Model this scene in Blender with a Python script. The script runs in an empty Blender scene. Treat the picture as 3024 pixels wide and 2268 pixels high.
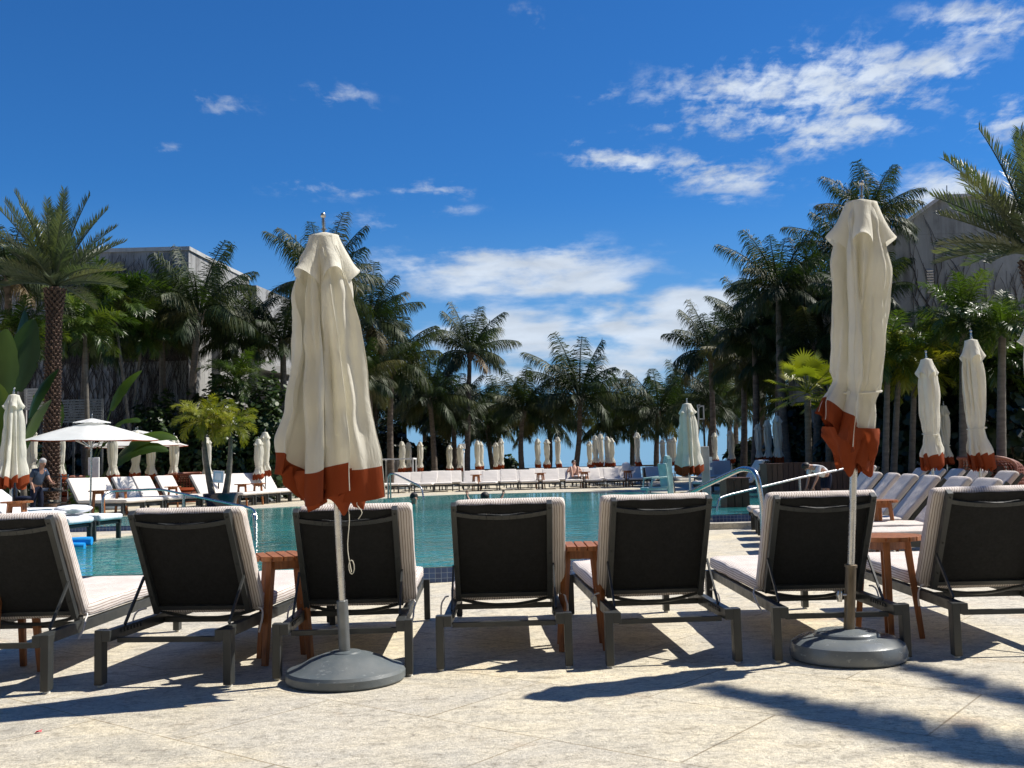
import bpy, bmesh, math, random
from mathutils import Vector, Matrix, noise
PI = math.pi
R_ = math.radians
C = bpy.context.scene.collection
V = Vector

# ------------------------------------------------------------------ camera geometry
FPX = 3000.0; CX, CY = 1512.0, 1134.0
CAM = V((0, 0, 1.05))
PITCH = math.atan((1372 - 1134) / FPX); ROLL = R_(1.5)
_f = V((0, math.cos(PITCH), math.sin(PITCH)))
_r0 = V((1, 0, 0)); _u0 = V((0, -math.sin(PITCH), math.cos(PITCH)))
_r = _r0 * math.cos(ROLL) - _u0 * math.sin(ROLL)
_u = _r0 * math.sin(ROLL) + _u0 * math.cos(ROLL)
def ray(px, py): return _f + _r * ((px - CX) / FPX) + _u * ((CY - py) / FPX)
def at(px, py, Y):
    d = ray(px, py); return CAM + d * (Y / d.y)
def ground(px, py, z=0.0):
    d = ray(px, py); return CAM + d * ((z - CAM.z) / d.z)
def atx(px, Y, z):            # world point on depth Y and height z that projects to column px
    p = at(px, 1372, Y)
    for _ in range(4):
        w = V((p.x, Y, z)) - CAM
        k = FPX / w.dot(_f); cx = CX + w.dot(_r) * k
        p.x += (px - cx) / k
    return V((p.x, Y, z))

sc = bpy.context.scene
cam = bpy.data.objects.new('camera', bpy.data.cameras.new('camera')); C.objects.link(cam)
cam.data.sensor_width = 36; cam.data.lens = FPX / 3024 * 36
cam.data.clip_end = 20000; cam.data.clip_start = .05
cam.matrix_world = Matrix(((_r.x, _u.x, -_f.x, CAM.x), (_r.y, _u.y, -_f.y, CAM.y), (_r.z, _u.z, -_f.z, CAM.z), (0, 0, 0, 1)))
sc.camera = cam

# ------------------------------------------------------------------ mesh helper
class MB:
    def __init__(s): s.v = []; s.f = []; s.uv = []; s.t = []; s.M = Matrix(); s.tint = 0.0
    def add(s, p): s.v.append(tuple(s.M @ V(p))); return len(s.v) - 1
    def face(s, idx, uv=None): s.f.append(tuple(idx)); s.uv.append(uv); s.t.append(s.tint)
    def box(s, c, d, R=None):
        c = V(c); a = [V((x*d[0]/2, y*d[1]/2, z*d[2]/2)) for z in (-1, 1) for y in (-1, 1) for x in (-1, 1)]
        i = [s.add(c + (R @ p if R else p)) for p in a]
        for q in ((0,2,3,1),(4,5,7,6),(0,1,5,4),(2,6,7,3),(0,4,6,2),(1,3,7,5)): s.face([i[k] for k in q])
    def bar(s, p0, p1, w, h, w1=None, h1=None, up=V((0, 0, 1))):
        p0 = V(p0); p1 = V(p1); d = (p1 - p0).normalized()
        if abs(d.dot(up)) > .98: up = V((0, 1, 0))
        sx = d.cross(up).normalized(); sy = sx.cross(d)
        w1 = w if w1 is None else w1; h1 = h if h1 is None else h1
        i = [s.add(p0 + sx*a*w/2 + sy*b*h/2) for a, b in ((-1,-1),(1,-1),(1,1),(-1,1))]
        j = [s.add(p1 + sx*a*w1/2 + sy*b*h1/2) for a, b in ((-1,-1),(1,-1),(1,1),(-1,1))]
        s.face(i[::-1]); s.face(j)
        for k in range(4): s.face((i[k], i[(k+1)%4], j[(k+1)%4], j[k]))
    def tube(s, pts, rad, n=8, cap=True):
        pts = [V(p) for p in pts]
        if not hasattr(rad, '__len__'): rad = [rad] * len(pts)
        rings = []; pu = None
        for k, p in enumerate(pts):
            t = (pts[min(k+1, len(pts)-1)] - pts[max(k-1, 0)]).normalized()
            if pu is None: pu = t.orthogonal().normalized()
            pu = (pu - t * pu.dot(t)).normalized(); pv = t.cross(pu)
            rings.append([s.add(p + (pu*math.cos(2*PI*a/n) + pv*math.sin(2*PI*a/n))*rad[k]) for a in range(n)])
        for k in range(len(pts)-1):
            for a in range(n): s.face((rings[k][a], rings[k][(a+1)%n], rings[k+1][(a+1)%n], rings[k+1][a]))
        if cap: s.face(rings[0][::-1]); s.face(rings[-1])
    def lathe(s, prof, n=24, c=(0, 0, 0), a0=0, a1=2*PI, close=True):
        c = V(c); rings = []
        m = n if close else n + 1
        for r, z in prof: rings.append([s.add(c + V((r*math.cos(a0+(a1-a0)*a/n), r*math.sin(a0+(a1-a0)*a/n), z))) for a in range(m)])
        for k in range(len(prof)-1):
            for a in range(n):
                b = (a+1) % m; s.face((rings[k][a], rings[k][b], rings[k+1][b], rings[k+1][a]))
        return rings
    def prism(s, poly, z0, z1):
        n = len(poly); a = [s.add((x, y, z0)) for x, y in poly]; b = [s.add((x, y, z1)) for x, y in poly]
        s.face(a[::-1]); s.face(b)
        for k in range(n): s.face((a[k], a[(k+1)%n], b[(k+1)%n], b[k]))
    def grid(s, rows, closed=True, uvf=None):
        n = len(rows[0]); idx = [[s.add(p) for p in r] for r in rows]
        for k in range(len(rows)-1):
            for a in range(n if closed else n-1): s.face((idx[k][a], idx[k][(a+1)%n], idx[k+1][(a+1)%n], idx[k+1][a]))
        return idx
    def build(s, name, mat, parent=None, smooth=None, bevel=0, loc=None):
        me = bpy.data.meshes.new(name); me.from_pydata(s.v, [], s.f)
        if any(u for u in s.uv):
            l = me.uv_layers.new(name='UVMap'); k = 0
            for f, u in zip(s.f, s.uv):
                for q in range(len(f)): l.data[k].uv = u[q] if u else (0, 0); k += 1
        if any(s.t):
            at_ = me.attributes.new('tint', 'FLOAT', 'FACE'); at_.data.foreach_set('value', s.t)
        me.materials.append(mat); me.update()
        if smooth is not None:
            me.shade_smooth(); me.set_sharp_from_angle(angle=R_(smooth))
        o = bpy.data.objects.new(name, me); C.objects.link(o)
        if parent: o.parent = parent
        if loc is not None: o.location = loc
        if bevel:
            b = o.modifiers.new('bevel', 'BEVEL'); b.width = bevel; b.segments = 2; b.limit_method = 'ANGLE'; b.angle_limit = R_(40)
        return o

def tag(o, label=None, cat=None, group=None, kind=None):
    if label: o['label'] = label
    if cat: o['category'] = cat
    if group: o['group'] = group
    if kind: o['kind'] = kind
    return o
def empty(name, loc=(0, 0, 0), rz=0.0, label=None, cat=None, group=None):
    o = bpy.data.objects.new(name, None); C.objects.link(o); o.empty_display_size = .2
    o.location = loc; o.rotation_euler = (0, 0, rz); return tag(o, label, cat, group)
def copy_tree(o, parent=None):
    c = o.copy(); C.objects.link(c); c.parent = parent
    for ch in list(o.children): copy_tree(ch, c)
    return c
def move_copy(o, loc, rz, label, scale=None, used=set()):
    if o.name in used: n = copy_tree(o)
    else: used.add(o.name); n = o
    n.location = loc; n.rotation_euler = (0, 0, rz)
    if scale: n.scale = scale
    n['label'] = label
    return n

# ------------------------------------------------------------------ materials
class NT:
    def __init__(s, nt): s.nt = nt
    def n(s, t, **kw):
        nd = s.nt.nodes.new(t)
        for k, v in kw.items():
            if k.startswith('i_'):
                key = k[2:].replace('_', ' ')
                s.set(nd.inputs[key], v)
            else: setattr(nd, k, v)
        return nd
    def set(s, sock, v):
        if isinstance(v, bpy.types.NodeSocket): s.nt.links.new(v, sock)
        else: sock.default_value = v
    def math(s, op, a, b=0.0, c=None, clamp=False):
        nd = s.nt.nodes.new('ShaderNodeMath'); nd.operation = op; nd.use_clamp = clamp
        s.set(nd.inputs[0], a); s.set(nd.inputs[1], b)
        if c is not None: s.set(nd.inputs[2], c)
        return nd.outputs[0]
    def mix(s, f, a, b, bt='MIX'):
        nd = s.nt.nodes.new('ShaderNodeMix'); nd.data_type = 'RGBA'; nd.blend_type = bt
        s.set(nd.inputs[0], f); s.set(nd.inputs[6], a if isinstance(a, bpy.types.NodeSocket) else (*a, 1)); s.set(nd.inputs[7], b if isinstance(b, bpy.types.NodeSocket) else (*b, 1))
        return nd.outputs[2]
    def ramp(s, f, stops):
        nd = s.nt.nodes.new('ShaderNodeValToRGB'); s.set(nd.inputs[0], f)
        e = nd.color_ramp.elements
        while len(e) < len(stops): e.new(.5)
        for q, (p, c) in zip(e, stops): q.position = p; q.color = (*c, 1) if len(c) == 3 else c
        return nd.outputs[0]
    def noise(s, vec, scale, detail=3, rough=.55, dist=0.0):
        nd = s.n('ShaderNodeTexNoise'); s.nt.links.new(vec, nd.inputs['Vector'])
        nd.inputs['Scale'].default_value = scale; nd.inputs['Detail'].default_value = detail
        nd.inputs['Roughness'].default_value = rough; nd.inputs['Distortion'].default_value = dist
        return nd.outputs[0]
    def maprange(s, v, a, b, c=0.0, d=1.0, smooth=False):
        nd = s.n('ShaderNodeMapRange'); nd.interpolation_type = 'SMOOTHSTEP' if smooth else 'LINEAR'
        s.set(nd.inputs[0], v)
        for k, q in enumerate((a, b, c, d)): nd.inputs[k+1].default_value = q
        return nd.outputs[0]
    def mapping(s, vec, scale=(1, 1, 1), rot=(0, 0, 0), loc=(0, 0, 0)):
        nd = s.n('ShaderNodeMapping'); s.nt.links.new(vec, nd.inputs[0])
        nd.inputs['Location'].default_value = loc; nd.inputs['Rotation'].default_value = rot; nd.inputs['Scale'].default_value = scale
        return nd.outputs[0]
    def bump(s, h, strength, dist=.01, normal=None):
        nd = s.n('ShaderNodeBump'); s.nt.links.new(h, nd.inputs['Height'])
        nd.inputs['Strength'].default_value = strength; nd.inputs['Distance'].default_value = dist
        if normal: s.nt.links.new(normal, nd.inputs['Normal'])
        return nd.outputs[0]

def newmat(name):
    m = bpy.data.materials.new(name); m.use_nodes = True
    nt = NT(m.node_tree); bs = m.node_tree.nodes['Principled BSDF']
    tc = nt.n('ShaderNodeTexCoord').outputs
    return m, nt, bs, tc

def simple(name, col, rough=.5, metal=0.0, var=.15, vs=6.0, bump=0.0, bs_=40.0, spec=.5, stretch=(1, 1, 1)):
    m, nt, b, tc = newmat(name)
    vec = nt.mapping(tc['Object'], stretch)
    n = nt.noise(vec, vs, 4)
    c = nt.ramp(n, [(.3, tuple(x*(1-var) for x in col)), (.7, tuple(min(1, x*(1+var)) for x in col))])
    nt.set(b.inputs['Base Color'], c)
    rr = nt.maprange(nt.noise(vec, vs*2.3, 3), .3, .7, max(.02, rough-.08), min(1, rough+.08)); nt.set(b.inputs['Roughness'], rr)
    b.inputs['Metallic'].default_value = metal; b.inputs['Specular IOR Level'].default_value = spec
    if bump: nt.set(b.inputs['Normal'], nt.bump(nt.noise(vec, bs_, 3), bump))
    return m

def fabric(name, col, trans=.35, bump=.25, rough=.85):
    m, nt, b, tc = newmat(name)
    vec = tc['Object']
    n = nt.noise(vec, 3.5, 4)
    c = nt.ramp(n, [(.25, tuple(x*.9 for x in col)), (.75, tuple(min(1, x*1.05) for x in col))])
    nt.set(b.inputs['Base Color'], c); b.inputs['Roughness'].default_value = rough; b.inputs['Specular IOR Level'].default_value = .15
    h = nt.noise(nt.mapping(vec, (1, 1, .35)), 14, 4, .6, .6)
    w = nt.noise(vec, 260, 1)
    nb = nt.bump(w, .12, .002, nt.bump(h, bump, .02))
    nt.set(b.inputs['Normal'], nb)
    tr = nt.n('ShaderNodeBsdfTranslucent'); nt.set(tr.inputs['Color'], c); nt.set(tr.inputs['Normal'], nb)
    mx = nt.n('ShaderNodeMixShader'); mx.inputs[0].default_value = trans
    out = m.node_tree.nodes['Material Output']
    m.node_tree.links.new(b.outputs[0], mx.inputs[1]); m.node_tree.links.new(tr.outputs[0], mx.inputs[2]); m.node_tree.links.new(mx.outputs[0], out.inputs[0])
    return m

def leafmat(name, cols, rough=.38, trans=.25, tcol=None):
    m, nt, b, tc = newmat(name)
    a = nt.n('ShaderNodeAttribute', attribute_name='tint').outputs['Fac']
    oi = nt.n('ShaderNodeObjectInfo').outputs['Random']
    n = nt.noise(tc['Object'], 1.3, 2)
    f = nt.math('ADD', nt.math('MULTIPLY', a, .72), nt.math('ADD', nt.math('MULTIPLY', n, .3), nt.math('MULTIPLY', oi, .12)))
    k = len(cols)
    c = nt.ramp(f, [(.12 + .8*i/(k-1), cc) for i, cc in enumerate(cols)])
    nt.set(b.inputs['Base Color'], c); b.inputs['Roughness'].default_value = rough; b.inputs['Specular IOR Level'].default_value = .4
    tr = nt.n('ShaderNodeBsdfTranslucent')
    nt.set(tr.inputs['Color'], nt.mix(1.0, c, tcol or (1.6, 1.7, .5), 'MULTIPLY'))
    mx = nt.n('ShaderNodeMixShader'); mx.inputs[0].default_value = trans
    out = m.node_tree.nodes['Material Output']
    m.node_tree.links.new(b.outputs[0], mx.inputs[1]); m.node_tree.links.new(tr.outputs[0], mx.inputs[2]); m.node_tree.links.new(mx.outputs[0], out.inputs[0])
    return m

def stripemat():
    m, nt, b, tc = newmat('striped_canvas')
    u = nt.n('ShaderNodeSeparateXYZ'); nt.set(u.inputs[0], tc['UV'])
    s = nt.math('FRACT', nt.math('MULTIPLY', u.outputs[0], 72.0))
    d = nt.math('ABSOLUTE', nt.math('SUBTRACT', s, .5))
    line = nt.maprange(d, .10, .17, 1, 0)
    n = nt.noise(tc['Object'], 5, 3)
    base = nt.ramp(n, [(.3, (.66, .60, .55)), (.7, (.76, .70, .65))])
    c = nt.mix(nt.math('MULTIPLY', line, .85), base, (.26, .17, .12))
    nt.set(b.inputs['Base Color'], c); b.inputs['Roughness'].default_value = .9; b.inputs['Specular IOR Level'].default_value = .1
    h = nt.noise(tc['Object'], 9, 3)
    nt.set(b.inputs['Normal'], nt.bump(nt.math('SUBTRACT', 1.0, line), .35, .004, nt.bump(h, .35, .03)))
    return m

def woodmat(name, c0, c1, axis=(14, 14, 1.2), rough=.5):
    m, nt, b, tc = newmat(name)
    v = nt.mapping(tc['Object'], axis)
    n = nt.noise(v, 3.0, 6, .65, .4)
    c = nt.ramp(n, [(.3, c0), (.55, c1), (.75, tuple(x*1.35 for x in c1))])
    nt.set(b.inputs['Base Color'], c); b.inputs['Roughness'].default_value = rough
    nt.set(b.inputs['Normal'], nt.bump(n, .25, .004))
    return m

def deckmat(name='coral_stone', k=1.0, joints=True):
    m, nt, b, tc = newmat(name)
    v = tc['Object']
    big = nt.noise(v, .45, 3, .55, .5); mid = nt.noise(v, 2.3, 6, .68, .9); fine = nt.noise(nt.mapping(v, (1, 1.0, 1)), 22, 6, .75, .3); grit = nt.noise(v, 95, 3, .7)
    c = nt.ramp(mid, [(.25, (.38, .355, .29)), (.45, (.63, .57, .44)), (.6, (.70, .615, .44)), (.8, (.76, .71, .59))])
    c = nt.mix(nt.maprange(big, .35, .65, 0, .6), c, (.56, .54, .50))
    tan = nt.maprange(nt.noise(nt.mapping(v, loc=(7, 3, 0)), 1.1, 4, .6, 1.2), .6, .72, 0, .45)
    c = nt.mix(tan, c, (.55, .38, .24))
    mot = nt.noise(nt.mapping(v, (.8, 1.6, 1), rot=(0, 0, .2)), 9, 5, .7, .8)
    c = nt.mix(1.0, c, nt.ramp(mot, [(.3, (.58, .56, .53)), (.46, (.95, .95, .95)), (.7, (1.16, 1.15, 1.12))]), 'MULTIPLY')
    pits = nt.maprange(fine, .37, .47, 1, 0)
    pitmask = nt.maprange(nt.noise(nt.mapping(v, (1, 1.8, 1), loc=(3, 9, 0)), 1.7, 4, .65, 1), .42, .66, .12, 1)
    pf = nt.math('MULTIPLY', pits, pitmask)
    c = nt.mix(nt.math('MULTIPLY', pf, .8), c, (.24, .215, .165))
    c = nt.mix(nt.maprange(grit, .35, .62, .30, 0), c, (.30, .27, .23))
    net = nt.noise(nt.mapping(v, (1, 1.3, 1)), 38, 4, .7, 1.2)
    c = nt.mix(1.0, c, nt.ramp(net, [(.36, (.72, .71, .69)), (.5, (1, 1, 1)), (.64, (1.15, 1.15, 1.15))]), 'MULTIPLY')
    dark = nt.maprange(nt.noise(nt.mapping(v, (1, 2.5, 1), rot=(0, 0, .3), loc=(11, 4, 0)), 2.6, 7, .72, 1.6), .615, .67, 0, .65)
    c = nt.mix(dark, c, (.25, .235, .20))
    h = nt.math('ADD', nt.math('MULTIPLY', fine, .6), nt.math('MULTIPLY', grit, .4))
    if joints:
        br = nt.n('ShaderNodeTexBrick'); nt.set(br.inputs['Vector'], nt.mapping(v, rot=(0, 0, R_(38))))
        br.inputs['Scale'].default_value = 1.0; br.inputs['Mortar Size'].default_value = .005; br.inputs['Brick Width'].default_value = 1.2; br.inputs['Row Height'].default_value = .8
        br.inputs['Color1'].default_value = (.90, .90, .91, 1); br.inputs['Color2'].default_value = (1.06, 1.045, 1, 1); br.inputs['Mortar'].default_value = (.55, .5, .42, 1)
        br.inputs['Mortar Smooth'].default_value = .3
        jf = nt.maprange(nt.noise(v, 3, 3), .3, .6, .5, 1)
        c = nt.mix(jf, c, nt.mix(1.0, c, br.outputs['Color'], 'MULTIPLY'))
    if k != 1: c = nt.mix(1.0, c, (k, k, k), 'MULTIPLY')
    nt.set(b.inputs['Base Color'], c)
    nt.set(b.inputs['Roughness'], nt.maprange(fine, .3, .7, .55, .85)); b.inputs['Specular IOR Level'].default_value = .3
    nt.set(b.inputs['Normal'], nt.bump(h, .9, .016))
    return m

def watermat(name, col):
    m, nt, b, tc = newmat(name)
    v = tc['Object']
    n = nt.noise(nt.mapping(v, (.35, .35, 1)), 1.0, 2)
    c = nt.ramp(n, [(.3, tuple(x*.7 for x in col)), (.7, tuple(x*1.3 for x in col))])
    nt.set(b.inputs['Base Color'], c)
    b.inputs['Roughness'].default_value = .03; b.inputs['IOR'].default_value = 1.33; b.inputs['Specular IOR Level'].default_value = .5
    h1 = nt.noise(nt.mapping(v, (.9, 1.5, 1)), 2.2, 2, .5, .6)
    h2 = nt.noise(nt.mapping(v, (1.2, 2.4, 1), rot=(0, 0, .25)), 5.5, 2, .5, .4)
    h = nt.math('ADD', nt.math('MULTIPLY', h1, .75), nt.math('MULTIPLY', h2, .25))
    nt.set(b.inputs['Normal'], nt.bump(h, 1.0, .060))
    return m

def tilemat():
    m, nt, b, tc = newmat('blue_mosaic_tile')
    u = nt.n('ShaderNodeSeparateXYZ'); nt.set(u.inputs[0], tc['UV'])
    cv = nt.n('ShaderNodeCombineXYZ'); nt.set(cv.inputs[0], u.outputs[0]); nt.set(cv.inputs[1], u.outputs[1])
    br = nt.n('ShaderNodeTexBrick'); br.offset = 0; nt.set(br.inputs['Vector'], cv.outputs[0])
    br.inputs['Scale'].default_value = 1; br.inputs['Brick Width'].default_value = .055; br.inputs['Row Height'].default_value = .05; br.inputs['Mortar Size'].default_value = .0022
    br.inputs['Color1'].default_value = (.018, .045, .13, 1); br.inputs['Color2'].default_value = (.03, .085, .22, 1); br.inputs['Mortar'].default_value = (.25, .32, .4, 1)
    nt.set(b.inputs['Base Color'], br.outputs['Color']); b.inputs['Roughness'].default_value = .2
    return m

def wallmat(name, col, stain=.6, seed=0, vdir=True):
    m, nt, b, tc = newmat(name)
    v = tc['Object']
    st = nt.noise(nt.mapping(v, (2.2, 2.2, .16), loc=(seed, 0, 0)), 1.5, 5, .65, .3)
    bl = nt.noise(nt.mapping(v, loc=(seed, 2, 5)), .7, 5, .6, .6)
    f = nt.math('MULTIPLY', nt.maprange(st, .42, .66), nt.maprange(bl, .35, .62))
    base = nt.ramp(nt.noise(v, 3, 5), [(.3, tuple(x*.88 for x in col)), (.7, col)])
    c = nt.mix(nt.math('MULTIPLY', f, stain), base, (.06, .055, .05))
    pour = nt.n('ShaderNodeTexBrick'); nt.set(pour.inputs['Vector'], nt.mapping(v, rot=(R_(90), 0, 0)))
    pour.offset = 0
    pour.inputs['Brick Width'].default_value = 2.4; pour.inputs['Row Height'].default_value = 1.9; pour.inputs['Mortar Size'].default_value = .012; pour.inputs['Scale'].default_value = 1
    pour.inputs['Color1'].default_value = (1, 1, 1, 1); pour.inputs['Color2'].default_value = (.95, .95, .95, 1); pour.inputs['Mortar'].default_value = (.7, .7, .7, 1)
    c = nt.mix(.6, c, nt.mix(1.0, c, pour.outputs['Color'], 'MULTIPLY'))
    nt.set(b.inputs['Base Color'], c); b.inputs['Roughness'].default_value = .9
    nt.set(b.inputs['Normal'], nt.bump(nt.noise(v, 12, 5), .3, .02))
    return m

M = {}
M['deck'] = deckmat(); M['deck_up'] = deckmat('coral_stone_upper', .95)
M['frame'] = simple('powder_coated_metal', (.034, .037, .036), .42, 0, .15, 8, .05, 200)
M['sling'] = simple('black_mesh_sling', (.013, .0135, .0138), .75, 0, .2, 30, .3, 400, .25)
M['stripe'] = stripemat()
M['cushion'] = fabric('cream_cushion_canvas', (.74, .69, .64), .04, .3)
M['towel'] = fabric('white_terry_towel', (.82, .83, .85), .08, .8)
M['cream'] = fabric('cream_parasol_canvas', (.83, .80, .69), .33, .55)
M['white_canopy'] = fabric('white_parasol_canvas', (.82, .82, .80), .35, .1)
M['orange'] = fabric('rust_parasol_hem', (.30, .062, .020), .28, .25)
M['chrome'] = simple('brushed_steel', (.52, .51, .49), .26, 1.0, .02, 10)
M['sleeve'] = simple('grey_steel_sleeve', (.20, .21, .21), .5, .5, .2, 12)
def scuffed(name, col, rough):
    m, nt, b, tc = newmat(name); v = tc['Object']
    n = nt.noise(v, 5, 4); c = nt.ramp(n, [(.3, tuple(x*.88 for x in col)), (.7, tuple(x*1.1 for x in col))])
    sc_ = nt.maprange(nt.noise(nt.mapping(v, (1, 1, 3), loc=(4, 1, 0)), 17, 6, .75, .8), .60, .68, 0, .55)
    c = nt.mix(sc_, c, (.34, .36, .36)); du = nt.maprange(nt.noise(v, 3, 5, .65), .45, .7, 0, .3); c = nt.mix(du, c, (.27, .26, .23))
    nt.set(b.inputs['Base Color'], c); nt.set(b.inputs['Roughness'], nt.math('ADD', nt.math('MULTIPLY', sc_, .3), rough)); nt.set(b.inputs['Normal'], nt.bump(nt.noise(v, 45, 4), .15, .006))
    return m
M['brass'] = simple('worn_bronze_sleeve', (.26, .21, .15), .45, .75, .55, 16, .1, 90, .5, (1, 1, .2))
M['base'] = scuffed('grey_resin', (.10, .12, .13), .45)
M['base2'] = scuffed('grey_resin_glossy', (.16, .18, .19), .27)
M['teak'] = woodmat('oiled_teak', (.14, .043, .012), (.32, .115, .032))
M['slat'] = woodmat('dark_slat_wood', (.05, .022, .013), (.11, .05, .03), (10, 10, .8))
M['glide'] = simple('white_plastic', (.75, .74, .7), .5)
M['water'] = watermat('pool_water', (.022, .20, .195)); M['water2'] = watermat('spa_water', (.03, .19, .20))
M['sea'] = watermat('sea_water', (.03, .13, .22))
M['tile'] = tilemat(); M['sand'] = simple('beach_sand', (.5, .44, .34), .9, 0, .2, .6, .3, 4)
M['palm'] = leafmat('palm_leaf', [(.008, .018, .007), (.016, .033, .010), (.034, .055, .014), (.10, .09, .032), (.15, .10, .045)], .56, .22)
M['date'] = leafmat('date_palm_leaf', [(.035, .055, .035), (.06, .085, .05), (.09, .11, .06), (.12, .13, .07)], .42, .2)
M['lime'] = leafmat('bright_palm_leaf', [(.06, .085, .010), (.13, .155, .015), (.20, .21, .025), (.28, .26, .04)], .36, .35)
M['adon'] = leafmat('green_palm_leaf', [(.015, .034, .008), (.03, .06, .011), (.06, .10, .016), (.11, .14, .025)], .36, .3)
M['shrub'] = leafmat('sea_grape_leaf', [(.012, .026, .009), (.022, .045, .012), (.035, .065, .016), (.06, .09, .02)], .45, .15)
M['shaded_shrub'] = leafmat('shaded_hedge_leaf', [(.006, .012, .006), (.010, .02, .008), (.018, .03, .010), (.03, .045, .014)], .4, .12)  # leaf colours taken near black to stand in for deep shade
M['banana'] = leafmat('banana_leaf', [(.012, .028, .008), (.03, .06, .012), (.06, .10, .016), (.12, .14, .025)], .36, .4)
M['trunk'] = simple('palm_trunk_bark', (.13, .105, .085), .9, 0, .4, 5, .8, 14, .3, (1, 1, 3))
M['dtrunk'] = simple('date_palm_bark', (.10, .06, .042), .9, 0, .45, 9, .7, 25)
M['gtrunk'] = simple('smooth_grey_palm_trunk', (.13, .115, .095), .8, 0, .3, 4, .5, 9, .3, (1, 1, 4))
M['wall'] = wallmat('stained_white_concrete', (.36, .36, .35), .95)
M['wall2'] = wallmat('grey_white_stucco', (.27, .28, .28), .8, 5)
M['wallw'] = wallmat('white_stucco', (.52, .52, .50), .5, 9)
M['wallc'] = simple('cream_stucco', (.40, .37, .31), .9, 0, .08, 2)
M['vine'] = simple('bare_vine_stem', (.045, .035, .028), .9, 0, .4, 4)
M['wicker'] = woodmat('brown_wicker', (.10, .030, .018), (.24, .085, .05), (30, 30, 30), .6)
M['pot'] = simple('navy_glazed_ceramic', (.008, .012, .035), .18, 0, .2, 5)
M['black'] = simple('black_metal', (.015, .015, .016), .5)
M['white'] = simple('white_paint', (.75, .76, .76), .5)
M['mint'] = simple('mint_painted_metal', (.42, .58, .54), .45)
M['greyp'] = simple('grey_painted_metal', (.42, .40, .39), .5)
M['floatm'] = simple('blue_foam', (.01, .30, .75), .55, 0, .1, 9)
M['skin'] = simple('skin', (.42, .23, .16), .55); M['hair'] = simple('grey_hair', (.38, .37, .36), .8); M['dhair'] = simple('dark_hair', (.02, .015, .012), .6)
M['polo'] = fabric('blue_grey_cotton', (.06, .085, .13), .02, .3); M['navy'] = fabric('navy_cotton', (.012, .016, .035), .02, .3); M['tshirt'] = fabric('white_cotton', (.7, .7, .72), .05, .3)
M['sign'] = simple('pale_blue_print', (.30, .52, .68), .5); M['petal'] = simple('red_petal', (.5, .01, .03), .6)
M['glass'] = simple('dark_bottle_glass', (.02, .02, .02), .1)

# ------------------------------------------------------------------ world, sun
SUN_AZ = math.atan2(.952, .307)      # clockwise from +Y
SUN_EL = R_(52)
w = bpy.data.worlds.new('World'); sc.world = w; w.use_nodes = True
nt = NT(w.node_tree); w.node_tree.nodes.clear()
sky = nt.n('ShaderNodeTexSky', sky_type='NISHITA'); sky.sun_disc = False
sky.sun_elevation = SUN_EL; sky.sun_rotation = SUN_AZ
sky.air_density = 1.0; sky.dust_density = .0; sky.ozone_density = 3.0; sky.altitude = 0
SKY_STR = .05
hs = nt.n('ShaderNodeHueSaturation'); nt.set(hs.inputs['Color'], sky.outputs[0]); hs.inputs['Saturation'].default_value = 1.1; hs.inputs['Value'].default_value = 1.0
g = nt.n('ShaderNodeTexCoord').outputs['Generated']
sp = nt.n('ShaderNodeSeparateXYZ'); nt.set(sp.inputs[0], g)
yy = nt.math('MAXIMUM', sp.outputs[1], .05)
u_ = nt.math('DIVIDE', sp.outputs[0], yy); v_ = nt.math('DIVIDE', sp.outputs[2], yy)
zz = nt.math('MAXIMUM', nt.math('ADD', sp.outputs[2], .10), .03)
cv = nt.n('ShaderNodeCombineXYZ'); nt.set(cv.inputs[0], nt.math('DIVIDE', sp.outputs[0], zz)); nt.set(cv.inputs[1], nt.math('DIVIDE', sp.outputs[1], zz))
pl = cv.outputs[0]
# (px, py, half width, half height, slope, weight, streakiness)
CLOUDS = [(2390, 265, 420, 135, -.08, 1.0), (2230, 310, 260, 60, .35, .6), (2480, 390, 250, 70, -.18, .85), (2900, 60, 190, 75, .05, .9), (2960, 360, 150, 70, -.15, .75), (2760, 200, 170, 60, -.1, .85),
          (1850, 480, 150, 45, .1, .85), (2110, 510, 210, 60, .12, .95), (2140, 590, 70, 26, 0, .6),
          (1500, 800, 350, 85, .03, 1.25), (1800, 860, 160, 60, .1, .9), (1980, 960, 330, 110, -.02, 1.35), (1650, 990, 280, 90, .03, 1.1), (1300, 985, 110, 35, 0, .75), (2040, 880, 200, 40, -.05, .9), (1700, 1100, 320, 32, .0, .9), (1450, 1120, 200, 24, 0, .65), (2080, 1190, 120, 30, 0, .6), (2300, 960, 200, 60, 0, .9),
          (2790, 560, 190, 70, -.1, .9), (2600, 590, 120, 30, .1, .5),
          (1000, 285, 120, 45, .15, .5), (640, 305, 110, 38, .15, .48), (930, 560, 150, 34, .1, .5), (1290, 560, 150, 34, .05, .55), (1040, 572, 80, 18, 0, .45), (1150, 655, 170, 40, 0, .42), (500, 435, 80, 20, 0, .4), (1600, 60, 140, 50, .4, .36), (190, 60, 80, 35, .2, .34), (2430, 590, 60, 24, 0, .5), (1340, 620, 90, 20, 0, .42), (1760, 280, 130, 30, -.2, .42), (1700, 420, 80, 20, 0, .4)]
tot = None
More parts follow.
